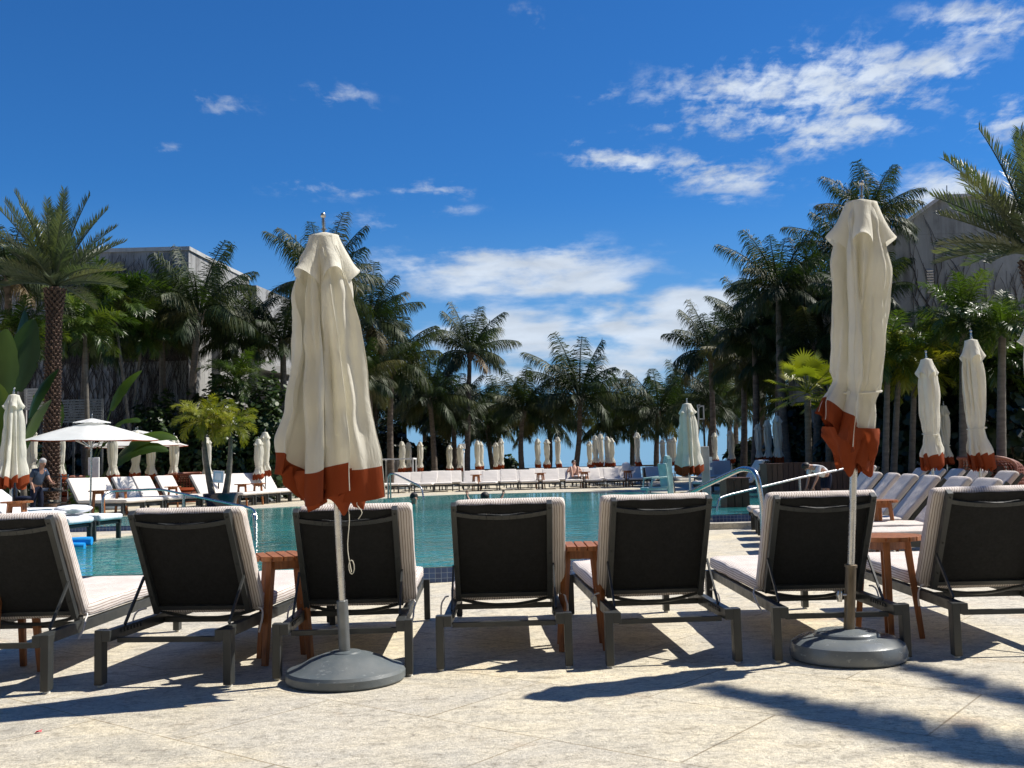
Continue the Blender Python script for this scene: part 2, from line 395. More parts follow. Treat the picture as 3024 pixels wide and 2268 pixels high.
for (px, py, a, b, sl, wt) in CLOUDS:
    d = ray(px, py); u0 = d.x/d.y; v0 = d.z/d.y
    du = nt.math('SUBTRACT', u_, u0); dv = nt.math('SUBTRACT', nt.math('SUBTRACT', v_, v0), nt.math('MULTIPLY', du, -sl))
    q = nt.math('ADD', nt.math('POWER', nt.math('ABSOLUTE', nt.math('MULTIPLY', du, FPX/a)), 2.0), nt.math('POWER', nt.math('ABSOLUTE', nt.math('MULTIPLY', dv, FPX/b)), 2.0))
    gg = nt.math('MULTIPLY', nt.math('EXPONENT', nt.math('MULTIPLY', q, -.75)), wt)
    tot = gg if tot is None else nt.math('MAXIMUM', tot, gg)
n1 = nt.noise(nt.mapping(pl, (1.0, 1.6, 1), rot=(0, 0, .35)), 4.2, 9, .60, .25)
n2 = nt.noise(nt.mapping(pl, (2.2, 1.2, 1), rot=(0, 0, -.4)), 11, 7, .62, .3)
n3 = nt.noise(nt.mapping(g, (2.4, 1.0, 8.0)), 4.3, 7, .52, .12)
hf = nt.maprange(sp.outputs[2], .15, .30)
nhi = nt.math('ADD', nt.math('MULTIPLY', n1, .6), nt.math('MULTIPLY', n2, .4))
nn = nt.math('ADD', nt.math('MULTIPLY', nhi, hf), nt.math('MULTIPLY', n3, nt.math('SUBTRACT', 1.0, hf)))
nz = nt.math('SUBTRACT', nn, .5)
den = nt.math('ADD', nt.math('MULTIPLY', tot, 1.0), nt.math('MULTIPLY', nz, 4.2))
den = nt.math('MULTIPLY', nt.maprange(den, .30, 1.2, 0, 1, True), nt.math('MULTIPLY', nt.maprange(tot, .04, .35, 0, 1, True), nt.maprange(tot, .25, .75, .42, 1)))
shade = nt.maprange(nt.noise(nt.mapping(g, (3, 1, 9)), 4.0, 5, .55, .3), .35, .65, .78, 1.05)
K = 1.0 / SKY_STR
ccol = nt.mix(1.0, (.52*K, .58*K, .66*K), nt.n('ShaderNodeCombineColor', i_Red=shade, i_Green=shade, i_Blue=shade).outputs[0], 'MULTIPLY')
lens = nt.mix(1.0, hs.outputs[0], (.40, 1.02, 1.62), 'MULTIPLY')
low = nt.maprange(sp.outputs[2], -.02, .27, 1, 0, True)
lens = nt.mix(nt.math('MULTIPLY', low, .9), lens, (.175/SKY_STR, .325/SKY_STR, .51/SKY_STR))
fin = nt.mix(nt.math('MULTIPLY', den, .93), lens, ccol)
bg = nt.n('ShaderNodeBackground'); nt.set(bg.inputs[0], fin); bg.inputs[1].default_value = SKY_STR
ow = nt.n('ShaderNodeOutputWorld'); nt.nt.links.new(bg.outputs[0], ow.inputs[0])
sl = bpy.data.lights.new('sun', 'SUN'); sl.energy = 5.0; sl.angle = R_(.53); sl.color = (1, .95, .86)
so = bpy.data.objects.new('sun', sl); C.objects.link(so)
sdir = V((math.sin(SUN_AZ)*math.cos(SUN_EL), math.cos(SUN_AZ)*math.cos(SUN_EL), math.sin(SUN_EL)))
so.rotation_euler = sdir.to_track_quat('Z', 'Y').to_euler(); so.location = (20, 10, 30)
sc.view_settings.view_transform = 'Standard'; sc.view_settings.look = 'None'; sc.view_settings.exposure = 0.48; sc.view_settings.gamma = 1

# ------------------------------------------------------------------ setting: deck, pool, sea
WZ = .138
def sheet(name, poly, z, mat, kind='structure'):
    mb = MB(); mb.face([mb.add((x, y, z)) for x, y in poly]); return tag(mb.build(name, mat), kind=kind)
sheet('pool_deck', [(-90, -30), (90, -30), (90, 57), (-90, 57)], 0, M['deck'])
sheet('beach', [(-600, 57), (600, 57), (600, 110), (-600, 110)], -2.5, M['sand'])
sheet('sea', [(-9000, 105), (9000, 105), (9000, 12000), (-9000, 12000)], -2.45, M['sea'])
near = [(-500, 1722), (-60, 1709), (350, 1698), (700, 1690), (1000, 1683), (1300, 1675), (1500, 1664), (1690, 1653), (1800, 1640), (1900, 1622), (1990, 1595), (2040, 1565), (2075, 1535)]
farl = [(2050, 1500), (2010, 1480), (1970, 1457), (1850, 1452), (1700, 1453), (1500, 1457), (1350, 1461), (1200, 1467), (1090, 1475), (1000, 1487), (880, 1496), (740, 1503), (600, 1512), (540, 1535), (490, 1560), (405, 1580), (240, 1600), (80, 1615), (-400, 1655)]
PN = [ground(x, y, WZ) for x, y in near]; PF = [ground(x, y, WZ) for x, y in farl]
water = sheet('pool_water', [(p.x, p.y) for p in PN + PF], WZ, M['water'])
mb = MB(); u = 0
for k in range(len(PN)-1):            # raised mosaic face of the near edge
    a, b = PN[k], PN[k+1]; L = (b-a).length
    i = [mb.add((a.x, a.y, -.01)), mb.add((b.x, b.y, -.01)), mb.add((b.x, b.y, WZ-.004)), mb.add((a.x, a.y, WZ-.004))]
    mb.face(i, ((u, 0), (u+L, 0), (u+L, .15), (u, .15))); u += L
tag(mb.build('pool_edge', M['tile']), kind='structure')
mb = MB()                              # upper deck round the left and far side of the pool, one step up
up = [(p.x, p.y) for p in PF[2:]]
up = up + [(-9.5, 9.0), (-60, 9.0), (-60, 56.9), (60, 56.9), (60, 33), (PF[2].x+5.2, 31.5), (PF[2].x+.8, 29.5)]
mb.prism(up[::-1], -.1, WZ+.006)
tag(mb.build('upper_deck', M['deck_up']), kind='structure')
def raised(name, poly, z0, z1, wm, plinth):
    mb = MB(); n = len(poly); u = 0
    for k in range(n):
        a, b = poly[k], poly[(k+1) % n]; L = math.dist(a, b)
        i = [mb.add((*a, z0)), mb.add((*b, z0)), mb.add((*b, z1-.004)), mb.add((*a, z1-.004))]
        mb.face(i, ((u, 0), (u+L, 0), (u+L, z1-z0), (u, z1-z0))); u += L
    tag(mb.build(name + '_edge', M['tile']), kind='structure')
    sheet(name + '_water', poly, z1, wm)
    if plinth:
        mb = MB(); cx = sum(p[0] for p in poly)/n; cy = sum(p[1] for p in poly)/n
        mb.prism([(cx+(x-cx)*1.0+(.22 if x > cx else -.22), y-.28 if y < cy else y+.2) for x, y in poly], -.05, z0+.002)
        tag(mb.build(name + '_plinth', M['deck_up'], bevel=.01), kind='structure')
raised('spa', [(3.0, 15.6), (4.35, 15.6), (5.9, 20), (6.1, 25), (3.9, 26.2), (3.3, 20)], .095, .205, M['water2'], True)
a = ground(60, 1578, WZ); b = ground(470, 1566, WZ)
raised('wading_pool', [(a.x-3, a.y), (b.x, b.y), (b.x+.4, b.y+1.6), (b.x-.3, b.y+3.6), (a.x-3, a.y+4.2)], WZ+.006, .225, M['water2'], False)

# ------------------------------------------------------------------ sun lounger
def cushion(mb, w, l, t, seed, puff=.10):
    a = w/2; b = t/2; nseg = 44; rng = random.Random(seed)
    sec = []
    for k in range(nseg):
        th = 2*PI*(k+.5)/nseg; c, s = math.cos(th), math.sin(th)
        sec.append((math.copysign(abs(c)**.28, c), math.copysign(abs(s)**.28, s)))
    per = [0]
    for k in range(nseg): p, q = sec[k], sec[(k+1) % nseg]; per.append(per[-1] + math.hypot((p[0]-q[0])*a, (p[1]-q[1])*b))
    ys = [0, .004, .014, .03, .06] + [.06 + (l-.12)*k/16 for k in range(1, 16)] + [l-.06, l-.03, l-.014, l-.004, l]
    ins = [.030, .016, .006, .0, 0] + [0]*15 + [0, 0, .006, .016, .030]
    rows = []
    for y, i in zip(ys, ins):
        row = []
        for k, (c, s) in enumerate(sec):
            z = s*(b-i)*(1 + puff*math.sin(PI*min(1, max(0, y/l))))
            pk = .004*noise.noise(V((c*3+seed, y*14, s*3)))
            x = c*(a-i*.8) + math.copysign(pk, c)*1.2
            z += .010*noise.noise(V((c*2.2+seed*3.1, y*3.5, s)))*(1-.3*abs(c)) + pk
            row.append((x, y, z))
        rows.append(row)
    idx = [[mb.add(p) for p in r] for r in rows]
    for k in range(len(rows)-1):
        for q in range(nseg):
            r = (q+1) % nseg
            mb.face((idx[k][q], idx[k+1][q], idx[k+1][r], idx[k][r]), ((per[q], ys[k]), (per[q], ys[k+1]), (per[q+1], ys[k+1]), (per[q+1], ys[k])))
    mb.face(idx[0], [(rows[0][q][0], 0) for q in range(nseg)]); mb.face(idx[-1][::-1], [(rows[-1][q][0], 0) for q in range(nseg)][::-1])

ALPHA = R_(60)
HY, HZ = .50, .315
def Bk(ang): return Matrix.Translation((0, HY, HZ)) @ Matrix(((1, 0, 0, 0), (0, -math.cos(ang), math.sin(ang), 0), (0, math.sin(ang), math.cos(ang), 0), (0, 0, 0, 1)))
def make_lounger(seed, cmat, ang=ALPHA, detail=True):
    root = empty('sun_lounger'); tag(root, 'x', 'sun lounger')
    fr = MB()
    for s in (-1, 1): fr.box((s*.291, .96, .2525), (.042, 1.92, .055))
    fr.box((0, .085, .222), (.54, .022, .027)); fr.box((0, 1.88, .245), (.538, .03, .035)); fr.box((0, .62, .242), (.538, .025, .03))
    for q in range(7):
        for s in (-1, 1): fr.box((s*.266, .12+.035*q, .262), (.008, .016, .02))
    fr.build('frame', M['frame'], root, bevel=.0025)
    for y in (.03, 1.86):
        for s in (-1, 1):
            lg = MB(); lg.bar((s*.3315, y, .012), (s*.3315, y, .2815), .040, .06, up=V((0, 1, 0)))
            l = lg.build('leg', M['frame'], root, bevel=.003)
            if detail:
                gl = MB(); gl.lathe([(0, .0), (.017, .0), (.017, .012), (0, .0125)], 12, (s*.3315, y, 0)); gl.build('foot_glide', M['glide'], l)
    st = MB(); st.tube([(x, .56, .30 - .045*(1-(x/.27)**2)) for x in [-.27+.045*k for k in range(13)]], .0095, 8); st.build('stretcher', M['frame'], root, 40)
    bf = MB(); bf.M = Bk(ang)
    for s in (-1, 1):
        bf.box((s*.258, .300, -.004), (.030, .63, .042))
        for q in (.10, .30, .59):
            bf.lathe([(.005, 0), (.005, .003), (0, .0045)], 8, (s*.258, q, -.029))
    bf.box((0, .012, .0), (.49, .026, .024))
    arc = [(-.246+.041*k) for k in range(13)]
    for k in range(12):
        x0, x1 = arc[k], arc[k+1]; f = lambda x: .560 - .028*(1-(x/.246)**2)
        bf.bar((x0, f(x0), -.012), (x1, f(x1), -.012), .026, .022, up=V((0, 0, 1)))
    bf.build('back_frame', M['frame'], root, bevel=.002)
    sg = MB(); sg.M = Bk(ang)
    rows = []
    for k in range(9):
        y = .02 + .525*k/8
        rows.append([(-.244+.488*q/10, y, .004 - .010*math.sin(PI*q/10)*math.sin(PI*k/8)) for q in range(11)])
    sg.grid(rows, False); sg.build('back_sling', M['sling'], root, 60)
    if detail:
        fl = MB(); fl.M = Bk(ang); n0 = 14
        rows = []
        for k in range(5):
            y = .553+.055*k/4
            rows.append([(-.242+.484*q/n0, y, -.008+.004*math.sin(q*1.3+seed)) for q in range(n0+1)])
        idx = [[fl.add(p) for p in r] for r in rows]
        for k in range(4):
            for q in range(n0):
                fl.face((idx[k][q], idx[k][q+1], idx[k+1][q+1], idx[k+1][q]), [(rows[i][j][0], 0) for i, j in ((k, q), (k, q+1), (k+1, q+1), (k+1, q))])
        fl.build('head_flap', M['sling'], root, 60)  # black sling colour stands in for shade on the striped flap
    for s in (-1, 1):
        sb = MB(); p = Bk(ang) @ V((s*.277, .22, -.015)); sb.bar(p, (s*.277, .17, .285), .010, .016); sb.build('prop_strut', M['frame'], root)
    cb = MB(); cb.M = Bk(ang) @ Matrix.Translation((0, -.03, .060)); cushion(cb, .60, .625, .078, seed, .04); cb.build('back_cushion', cmat, root, 50)
    cs = MB(); cs.M = Matrix.Translation((0, HY+.045, .328)); cushion(cs, .61, 1.40, .085, seed+7); cs.build('seat_cushion', cmat, root, 50)
    if detail:
        for s in (-1, 1):
            tb = MB(); rg = random.Random(seed*3+s)
            p = V((s*.315, HY-.01, .32)); pts = [p]
            dv = V((s*.04, -.03, -.004))
            for k in range(6): pts.append(pts[-1] + dv*.42); dv = dv + V((rg.uniform(-.02, .02)-s*.006, rg.uniform(-.02, .02), -.022 + .012*rg.random()))
            tb.tube(pts, .005, 5); tb.build('cushion_tie', M['cushion'], root, 60)
    return root

nearL = make_lounger(1, M['stripe']); nearM = make_lounger(5, M['stripe'], R_(61)); nearN = make_lounger(9, M['stripe'], R_(59))
NEAR = [  # left leg px, right leg px, yaw deg, label
    ((-262, 2062), (118, 2050), -1.0, 'dark sun lounger cut off by the left edge of the photo, seen from behind'),
    ((290, 2037), (665, 2027), -6.0, 'dark sun lounger from behind, left of the round teak stool and the loose parasol'),
    ((817, 2014), (1205, 1997), 2.0, 'dark sun lounger right behind the pole of the loose near parasol'),
    ((1300, 1985), (1682, 1973), 0.0, 'dark sun lounger between the loose near parasol and the middle teak stool'),
    ((1800, 1971), (2190, 1965), 3.0, 'dark sun lounger immediately right of the middle teak stool'),
    ((2300, 1957), (2686, 1950), 0.0, 'dark sun lounger right behind the pole of the tied near parasol'),
    ((2830, 1946), (3225, 1938), -2.0, 'dark sun lounger from behind at the right edge, beyond the tied near parasol')]
shifts = [.0, .02, .045, .045, -.02, .0, -.03]
for k, (a, b, yw, lab) in enumerate(NEAR):
    ga = ground(*a); gb = ground(*b); c = (ga+gb)/2
    o = move_copy((nearL, nearM, nearN)[k % 3], (c.x, c.y, 0), R_(yw), lab); o['group'] = 'dark loungers in the near row'
    for ch in o.children:
        if ch.name.startswith(('back_cushion', 'head_flap')) and 'cushion' in ch.name: ch.location.x = shifts[k]

# ------------------------------------------------------------------ side tables
def make_table(slatrot=0.0):
    root = empty('side_table'); tag(root, 'x', 'side table')
    tp = MB(); R = .205; n = 7; wv = 2*R/n
    for k in range(n):
        x0 = -R+wv*k+.004; x1 = x0+wv-.008; poly = []
        for q in range(6): x = x0+(x1-x0)*q/5; poly.append((x, -math.sqrt(max(0.0004, R*R-x*x))))
        for q in range(6): x = x1-(x1-x0)*q/5; poly.append((x, math.sqrt(max(0.0004, R*R-x*x))))
        tp.prism(poly, .560, .586)
    tp.build('tabletop', M['teak'], root, bevel=.002)
    ap = MB()
    for k in range(4):
        a = PI/4+k*PI/2; b = a+PI/2; ap.bar((.115*math.cos(a), .115*math.sin(a), .533), (.115*math.cos(b), .115*math.sin(b), .533), .022, .05)
    ap.build('apron', M['teak'], root)
    for k in range(4):
        a = PI/4+k*PI/2; lg = MB(); lg.bar((.175*math.cos(a), .175*math.sin(a), 0), (.118*math.cos(a), .118*math.sin(a), .558), .030, .030, .040, .040, up=V((math.cos(a+PI/2), math.sin(a+PI/2), 0)))
        lg.build('leg', M['teak'], root, bevel=.003)
    return root
tab = make_table()
def tcol(px, py_top, Y, z=0): return atx(px, Y, z)
for (px, Y, z, rz, lab) in [(842, 5.75, 0, .35, 'round teak stool beside the pole of the loose near parasol'),
                            (1722, 5.90, 0, 0, 'middle teak slatted stool in front of the blue tiled pool edge'),
                            (2628, 5.95, 0, .5, 'teak stool right of the tied parasol pole, between two dark loungers'),
                            (25, 5.6, 0, .8, 'teak stool half hidden under the lounger at the left edge')]:
    move_copy(tab, atx(px, Y, z), rz, lab)['group'] = 'teak stools in the near row'

# ------------------------------------------------------------------ parasols
def interp(p, t):
    for k in range(len(p)-1):
        if t <= p[k+1][0]:
            f = (t-p[k][0])/(p[k+1][0]-p[k][0]); f = f*f*(3-2*f); return p[k][1]+(p[k+1][1]-p[k][1])*f
    return p[-1][1]
def closed_canopy(seed, zt, L, prof, depth, lobes=8, twist=0.0, lean=.25, hem=.06, tb=.90, valley=.07, flare=(0, 0), nper=12, nz=46, rough=.012, slope=(0, 0), wide=1.0, drape=.016):
    rg = random.Random(seed); la = [rg.uniform(.72, 1.12) for _ in range(lobes)]; lh = [rg.uniform(-1, 1) for _ in range(lobes)]
    lc = [rg.uniform(-.5, .5) for _ in range(lobes)]
    NA = lobes*nper; rows = []
    for k in range(nz+1):
        t = k/nz; Rr = interp(prof, t)*wide; D = interp(depth, t); row = []
        for a in range(NA):
            ph = a/NA*lobes + .25*math.sin(a/NA*2*PI*2+seed); li = int(math.floor(ph)) % lobes; fr = ph - math.floor(ph)
            c_ = .5+.32*lc[li]*2*(1-.3*t); fa = (fr/c_ if fr < c_ else (1-fr)/(1-c_)); f = .62*fa**.85 + .38*abs(math.sin(PI*fr))**.75
            am = 1 + (la[li]-1)*math.sin(PI*fr)
            r = Rr*(1 - D*(1-f))*am
            th = a/NA*2*PI + lean*(f*f)*D*1.6*(1+.6*lc[li]) + twist*t + .15*lc[li]*math.sin(PI*fr)*math.sin(t*5+seed)
            p = V((r*math.cos(th), r*math.sin(th), 0))
            nv = noise.noise(V((p.x*7+seed, p.y*7, t*5)))*rough*min(1, t*5) + noise.noise(V((p.x*16+seed, p.y*16, t*9)))*rough*.45 + noise.noise(V((math.cos(th)*4.5+seed, math.sin(th)*4.5, t*1.6)))*drape*min(1, t*4)
            p += p.normalized()*nv if p.length > 0 else p
            hz = max(0, (t-.55)/.45)**1.6
            z = zt - L*t + hz*(hem*lh[li]*math.sin(PI*fr) - valley*(1-f)) + hz*(slope[0]*math.cos(th)+slope[1]*math.sin(th))
            fl = max(0, (t-.7)/.3)**1.5
            row.append((p.x+flare[0]*fl, p.y+flare[1]*fl, z))
        rows.append(row)
    kb = int(nz*tb)
    inner = []
    for q, (s_, dz) in enumerate(((.93, .012), (.80, .04), (.62, .05))):    # turned-in hem seen from below
        inner.append([((x-flare[0])*s_+flare[0], (y-flare[1])*s_+flare[1], z+dz) for x, y, z in rows[-1]])
    return rows[:kb+1], rows[kb:] + inner[:2]
def vent_cap(seed, zt, L, r0, r1, lobes=5, rot=0.0):
    rows = []; NA = lobes*16; rg = random.Random(seed); la = [rg.uniform(.82, 1.12) for _ in range(lobes)]
    rows.append([(.02*math.cos(2*PI*a/NA), .02*math.sin(2*PI*a/NA), zt+.004) for a in range(NA)])
    for k in range(13):
        t = k/12; row = []
        for a in range(NA):
            fr = a/NA*lobes; li = int(fr) % lobes; fr -= int(fr)
            f = math.sin(PI*fr)**1.1; am = 1+(la[li]-1)*f
            Rr = r0 + (r1-r0)*t**1.25
            r = Rr*(1-.46*t*(1-f))*am
            th = a/NA*2*PI + rot + .10*math.sin(seed+li*2)*f*t
            z = zt - L*t - .05*t*t*(1-f)*1.1 + .035*t**3*f - .012*max(0, 1-5*t)
            n = noise.noise(V((math.cos(th)*3+seed, math.sin(th)*3, t*3)))*.010*t
            row.append(((r+n)*math.cos(th), (r+n)*math.sin(th), z))
        rows.append(row)
    return rows
def finial(mb, z):
    mb.lathe([(.0001, z-.02), (.012, z-.01), (.012, z+.012), (.017, z+.014), (.017, z+.02), (.009, z+.024), (.011, z+.05), (.008, z+.075), (.013, z+.080), (.015, z+.090), (.010, z+.099), (.0001, z+.102)], 12)
def make_parasol(name, seed, kind, zt=2.26, L=1.40, canopy_kw=None, base='dome', rotc=0.0, capr=.17, capL=.22):
    root = empty(name); tag(root, 'x', 'parasol')
    if kind == 'loose':
        prof = [(0, .085), (.10, .135), (.25, .172), (.45, .192), (.7, .235), (.88, .285), (1, .300)]
        depth = [(0, .2), (.2, .48), (.5, .62), (.8, .64), (1, .60)]
        kw = dict(hem=.05, valley=.09, lean=.22)
        tie = None
    else:
        prof = [(0, .07), (.10, .115), (.28, .15), (.5, .145), (.64, .122), (.70, .100), (.76, .12), (.88, .175), (1, .185)]
        depth = [(0, .2), (.25, .52), (.5, .48), (.66, .28), (.72, .22), (.80, .34), (1, .52)]
        kw = dict(hem=.055, valley=.07, lean=.5, twist=.6)
        tie = .70
    kw.update(canopy_kw or {}); prof = kw.pop('prof', prof); tie = kw.pop('tie', tie)
    cr_, sr_ = math.cos(-rotc), math.sin(-rotc)
    for q_ in ('flare', 'slope'):
        if q_ in kw: x_, y_ = kw[q_]; kw[q_] = (x_*cr_-y_*sr_, x_*sr_+y_*cr_)
    c, b = closed_canopy(seed, zt, L, prof, depth, **kw)
    rm = Matrix.Rotation(rotc, 4, 'Z')
    mb = MB(); mb.M = rm; mb.grid(c); co = mb.build('canopy', M['cream'], root, 75)
    mb = MB(); mb.M = rm; mb.grid(b); mb.build('hem_border', M['orange'], co, 75)
    mb = MB(); mb.M = rm; mb.grid(vent_cap(seed, zt+.02, capL, .074, capr, rot=.3)); mb.build('vent_cap', M['cream'], co, 75)
    if name and kw.get('nper', 0) > 20:
        NA = len(c[0]); lob = kw['lobes']; mb = MB(); mb.M = rm
        for li in range(lob):
            k0 = len(c)//2; best = max(range(int(NA*li/lob)-4, int(NA*(li+1)/lob)-4), key=lambda a_: math.hypot(c[k0][a_ % NA][0], c[k0][a_ % NA][1]))
            mb.tube([r[best % NA] for r in c[4:]]+[r[best % NA] for r in b[:-2]], .0026, 5)
        mb.build('panel_seams', M['cream'], co, 60)
    if tie:
        rr = interp(prof, tie)+.004; ti = MB(); z = zt-L*tie
        ti.tube([(rr*math.cos(2*PI*a/24), rr*math.sin(2*PI*a/24), z+.012*math.sin(a/24*2*PI+1)) for a in range(25)], .007, 6)
        for q in (-.12, .10):
            an = -PI/2-.5+q; x, y = rr*math.cos(an), rr*math.sin(an)
            ti.bar((x, y-.01, z), (x*1.12-.02*q, y*1.12-.02, z-.17-.05*abs(q)*5), .016, .003, up=V((x, y, 0)))
        ti.build('tie', M['cream'], co, 50)
    mb = MB(); mb.lathe([(.019, .05), (.019, zt)], 16); mb.build('pole', M['chrome'], root, 60)
    mb = MB(); finial(mb, zt+.025); mb.build('finial', M['chrome'], root, 40)
    mb = MB()
    if base == 'dome': mb.lathe([(.0001, 0), (.285, 0), (.296, .012), (.297, .045), (.288, .060), (.268, .066), (.235, .078), (.18, .108), (.12, .128), (.078, .136), (.074, .142), (.05, .146), (.0001, .147)], 48)
    else: mb.lathe([(.0001, 0), (.278, 0), (.292, .012), (.296, .045), (.285, .085), (.25, .108), (.20, .116), (.165, .120), (.160, .134), (.150, .141), (.08, .146), (.06, .152), (.034, .153), (.0001, .154)], 48)
    bo = mb.build('base', M['base'] if base == 'dome' else M['base2'], root, 28)
    mb = MB()
    if base == 'dome':
        mb.lathe([(.0285, .13), (.0285, .395), (.020, .398)], 20); mb.build('pole_sleeve', M['sleeve'], root, 40)
    else:
        mb.lathe([(.0285, .13), (.0275, .47), (.032, .472), (.032, .485), (.022, .488)], 20); mb.build('pole_sleeve', M['brass'], root, 40)
        kn = MB(); kn.tube([(-.02, -.01, .33), (-.055, -.02, .33)], .007, 8); kn.tube([(-.06, -.02, .295), (-.062, -.02, .33), (-.06, -.02, .35)], [.012, .018, .012], 10); kn.build('knob', M['chrome'], root, 50)
    return root
def lean_to(o, base, top, h):     # tilt the parasol so that its tip leans from base towards top
    d = (top-base).normalized(); o.location = base
    o.rotation_mode = 'QUATERNION'; o.rotation_quaternion = V((0, 0, 1)).rotation_difference(d)
    for ch in o.children:
        if ch.name.startswith('base'): ch.rotation_mode = 'QUATERNION'; ch.rotation_quaternion = o.rotation_quaternion.inverted()

# two near parasols
b1 = ground(1022, 2008); t1 = at(957, 690, b1.y-.12); h1 = (t1-b1).length
pa = make_parasol('parasol', 11, 'loose', zt=h1-.02, L=h1-.02-1.0, rotc=.55, capr=.178, capL=.225,
                  canopy_kw=dict(nper=26, nz=90, rough=.020, hem=.11, valley=.11, lobes=7, lean=.55, tb=.905, drape=.045, wide=.93))
lean_to(pa, b1, t1, h1); pa['label'] = 'large loose cream parasol near the camera, left of centre, on grey dome base'
def hem_ruffle(o, z0, z1, r, cx, cy, seed):        # bunched hem folds gathered round the pole below the outer hem
    rows = []; NA = 72
    for k in range(12):
        t = k/11; row = []
        for a in range(NA):
            th = 2*PI*a/NA; w_ = math.sin(5*th+seed+1.2*t)+.5*math.sin(8*th+2*seed-t*2)
            rr = r*(1.0-.30*t**2)*(1+.20*w_*(.4+.6*t)) + .012*noise.noise(V((math.cos(th)*4+seed, math.sin(th)*4, t*4)))
            z = z0+(z1-z0)*t + .045*t*math.sin(3*th+seed) + .03*t*math.sin(7*th)
            row.append((cx*(1-t)+rr*math.cos(th), cy*(1-t)+rr*math.sin(th), z))
        rows.append(row)
    rows.append([(x*.6, y*.6, z+.02) for x, y, z in rows[-1]])
    m_ = MB(); m_.grid(rows); m_.build('hem_folds', M['orange'], o, 60)
hem_ruffle(pa, 1.06, .90, .185, 0, 0, 2.0)
cd = MB()
for x0, dx, L_ in ((.055, .02, .36), (.115, -.03, .10)):
    cd.tube([(x0+dx*math.sin(k*.7)*.4, -.04, .90-L_*k/10) for k in range(11)], .0022, 5)
cd.tube([(.062+.014*math.sin(a/10*2*PI), -.04, .565+.035*math.cos(a/10*2*PI)) for a in range(11)], .0025, 5)
cd.build('pull_cord', M['cream'], pa, 60)
b2 = ground(2505, 1944); t2 = at(2543, 592, b2.y-.12); h2 = (t2-b2).length
pb = make_parasol('parasol', 23, 'tied', zt=h2-.02, L=h2-.02-1.14, base='step', rotc=2.3, capr=.165, capL=.235,
                  canopy_kw=dict(prof=[(0, .075), (.10, .12), (.28, .158), (.55, .152), (.74, .142), (.80, .122), (.845, .138), (.92, .165), (1, .165)], tie=.80, nper=26, nz=80, rough=.020, hem=.03, valley=.05, lobes=6, lean=.6, flare=(-.08, -.02), slope=(-.145, .0), twist=.9, drape=.04, wide=.92, tb=.905))
hem_ruffle(pb, 1.20, 1.015, .135, -.02, 0, 5.0)
lean_to(pb, b2, t2, h2); pb['label'] = 'large tied cream parasol near the camera on the right, on glossy grey base'
for o in (pa, pb): o['group'] = 'large near parasols'

protoT = [make_parasol('parasol', 31+k, 'tied', rotc=k*1.7, canopy_kw=dict(nper=10, nz=36, flare=((.03, -.02), (-.03, 0), (.0, -.03))[k])) for k in range(3)]
protoL = make_parasol('parasol', 47, 'loose', rotc=.4, canopy_kw=dict(nper=10, nz=40))
def put_parasol(k, px, pyt, pyb, label, group, proto=None, Y=None, z0=WZ, lean=None):
    Y = Y or 1.42*FPX/(pyb-pyt)
    top = at(px, pyt, Y); g = V((top.x, Y, z0))
    sc_z = (top.z-z0)/2.29; sc_z = max(.82, min(1.15, sc_z))
    o = move_copy(proto or protoT[k % 3], g, 1.1*k, label, (1.0, 1.0, sc_z)); o['group'] = group
    if lean: o.rotation_euler = (R_(lean[0]), R_(lean[1]), 0)
    return o
put_parasol(0, 34, 1163, 1450, 'loose cream parasol at the far left edge with rust hem', 'closed parasols on the left', protoL, Y=15, lean=(0, 1.0))
left = [(95, 1258, 1412, 'slim tied parasol behind the man in the blue shirt'), (177, 1266, 1427, 'tied parasol under the left half of the big open parasol'),
        (333, 1274, 1432, 'tied parasol in front of the right half of the big open parasol'), (401, 1272, 1395, 'tied parasol deep in the shade under the second open parasol'),
        (447, 1280, 1421, 'tied parasol overlapping the right rim of the second open parasol'), (514, 1287, 1420, 'tied parasol in front of the right brown wicker pod chair'),
        (611, 1291, 1421, 'tied parasol directly behind the left trunk of the potted palms'), (763, 1298, 1410, 'shorter of two tied parasols left of the loose near parasol'),
        (783, 1275, 1412, 'taller of two tied parasols left of the loose near parasol')]
for k, (x, t, b, l) in enumerate(left): put_parasol(k, x, t, b, l, 'closed parasols on the left', Y=min(28.6+.25*k, 1.42*FPX/(b-t)) if k else 27.5)
NUM = ['first', 'second', 'third', 'fourth', 'fifth', 'sixth', 'seventh', 'eighth', 'ninth', 'tenth', 'eleventh', 'twelfth', 'thirteenth', 'fourteenth', 'fifteenth', 'sixteenth', 'seventeenth', 'eighteenth', 'nineteenth', 'twentieth', 'twenty-first', 'twenty-second', 'twenty-third', 'twenty-fourth']
mid = [(1186, 1303, 1403), (1206, 1306, 1396), (1240, 1304, 1400), (1327, 1315, 1392), (1358, 1317, 1394), (1409, 1301, 1396), (1418, 1304, 1397), (1464, 1307, 1385), (1479, 1295, 1389),
       (1587, 1295, 1387), (1614, 1297, 1386), (1646, 1290, 1387), (1740, 1308, 1383), (1757, 1286, 1382), (1773, 1281, 1385), (1792, 1289, 1385), (1804, 1293, 1385), (1880, 1277, 1385), (1956, 1305, 1385), (1977, 1295, 1382), (1989, 1291, 1385)]
for k, (x, t, b) in enumerate(mid):
    put_parasol(k+1, x, t, b, Y=min(46.5-.8*(k % 3), 1.42*FPX/(b-t)), label='%s parasol from the left in the far row right of the loose near parasol' % NUM[k], group='tied parasols behind the far loungers')
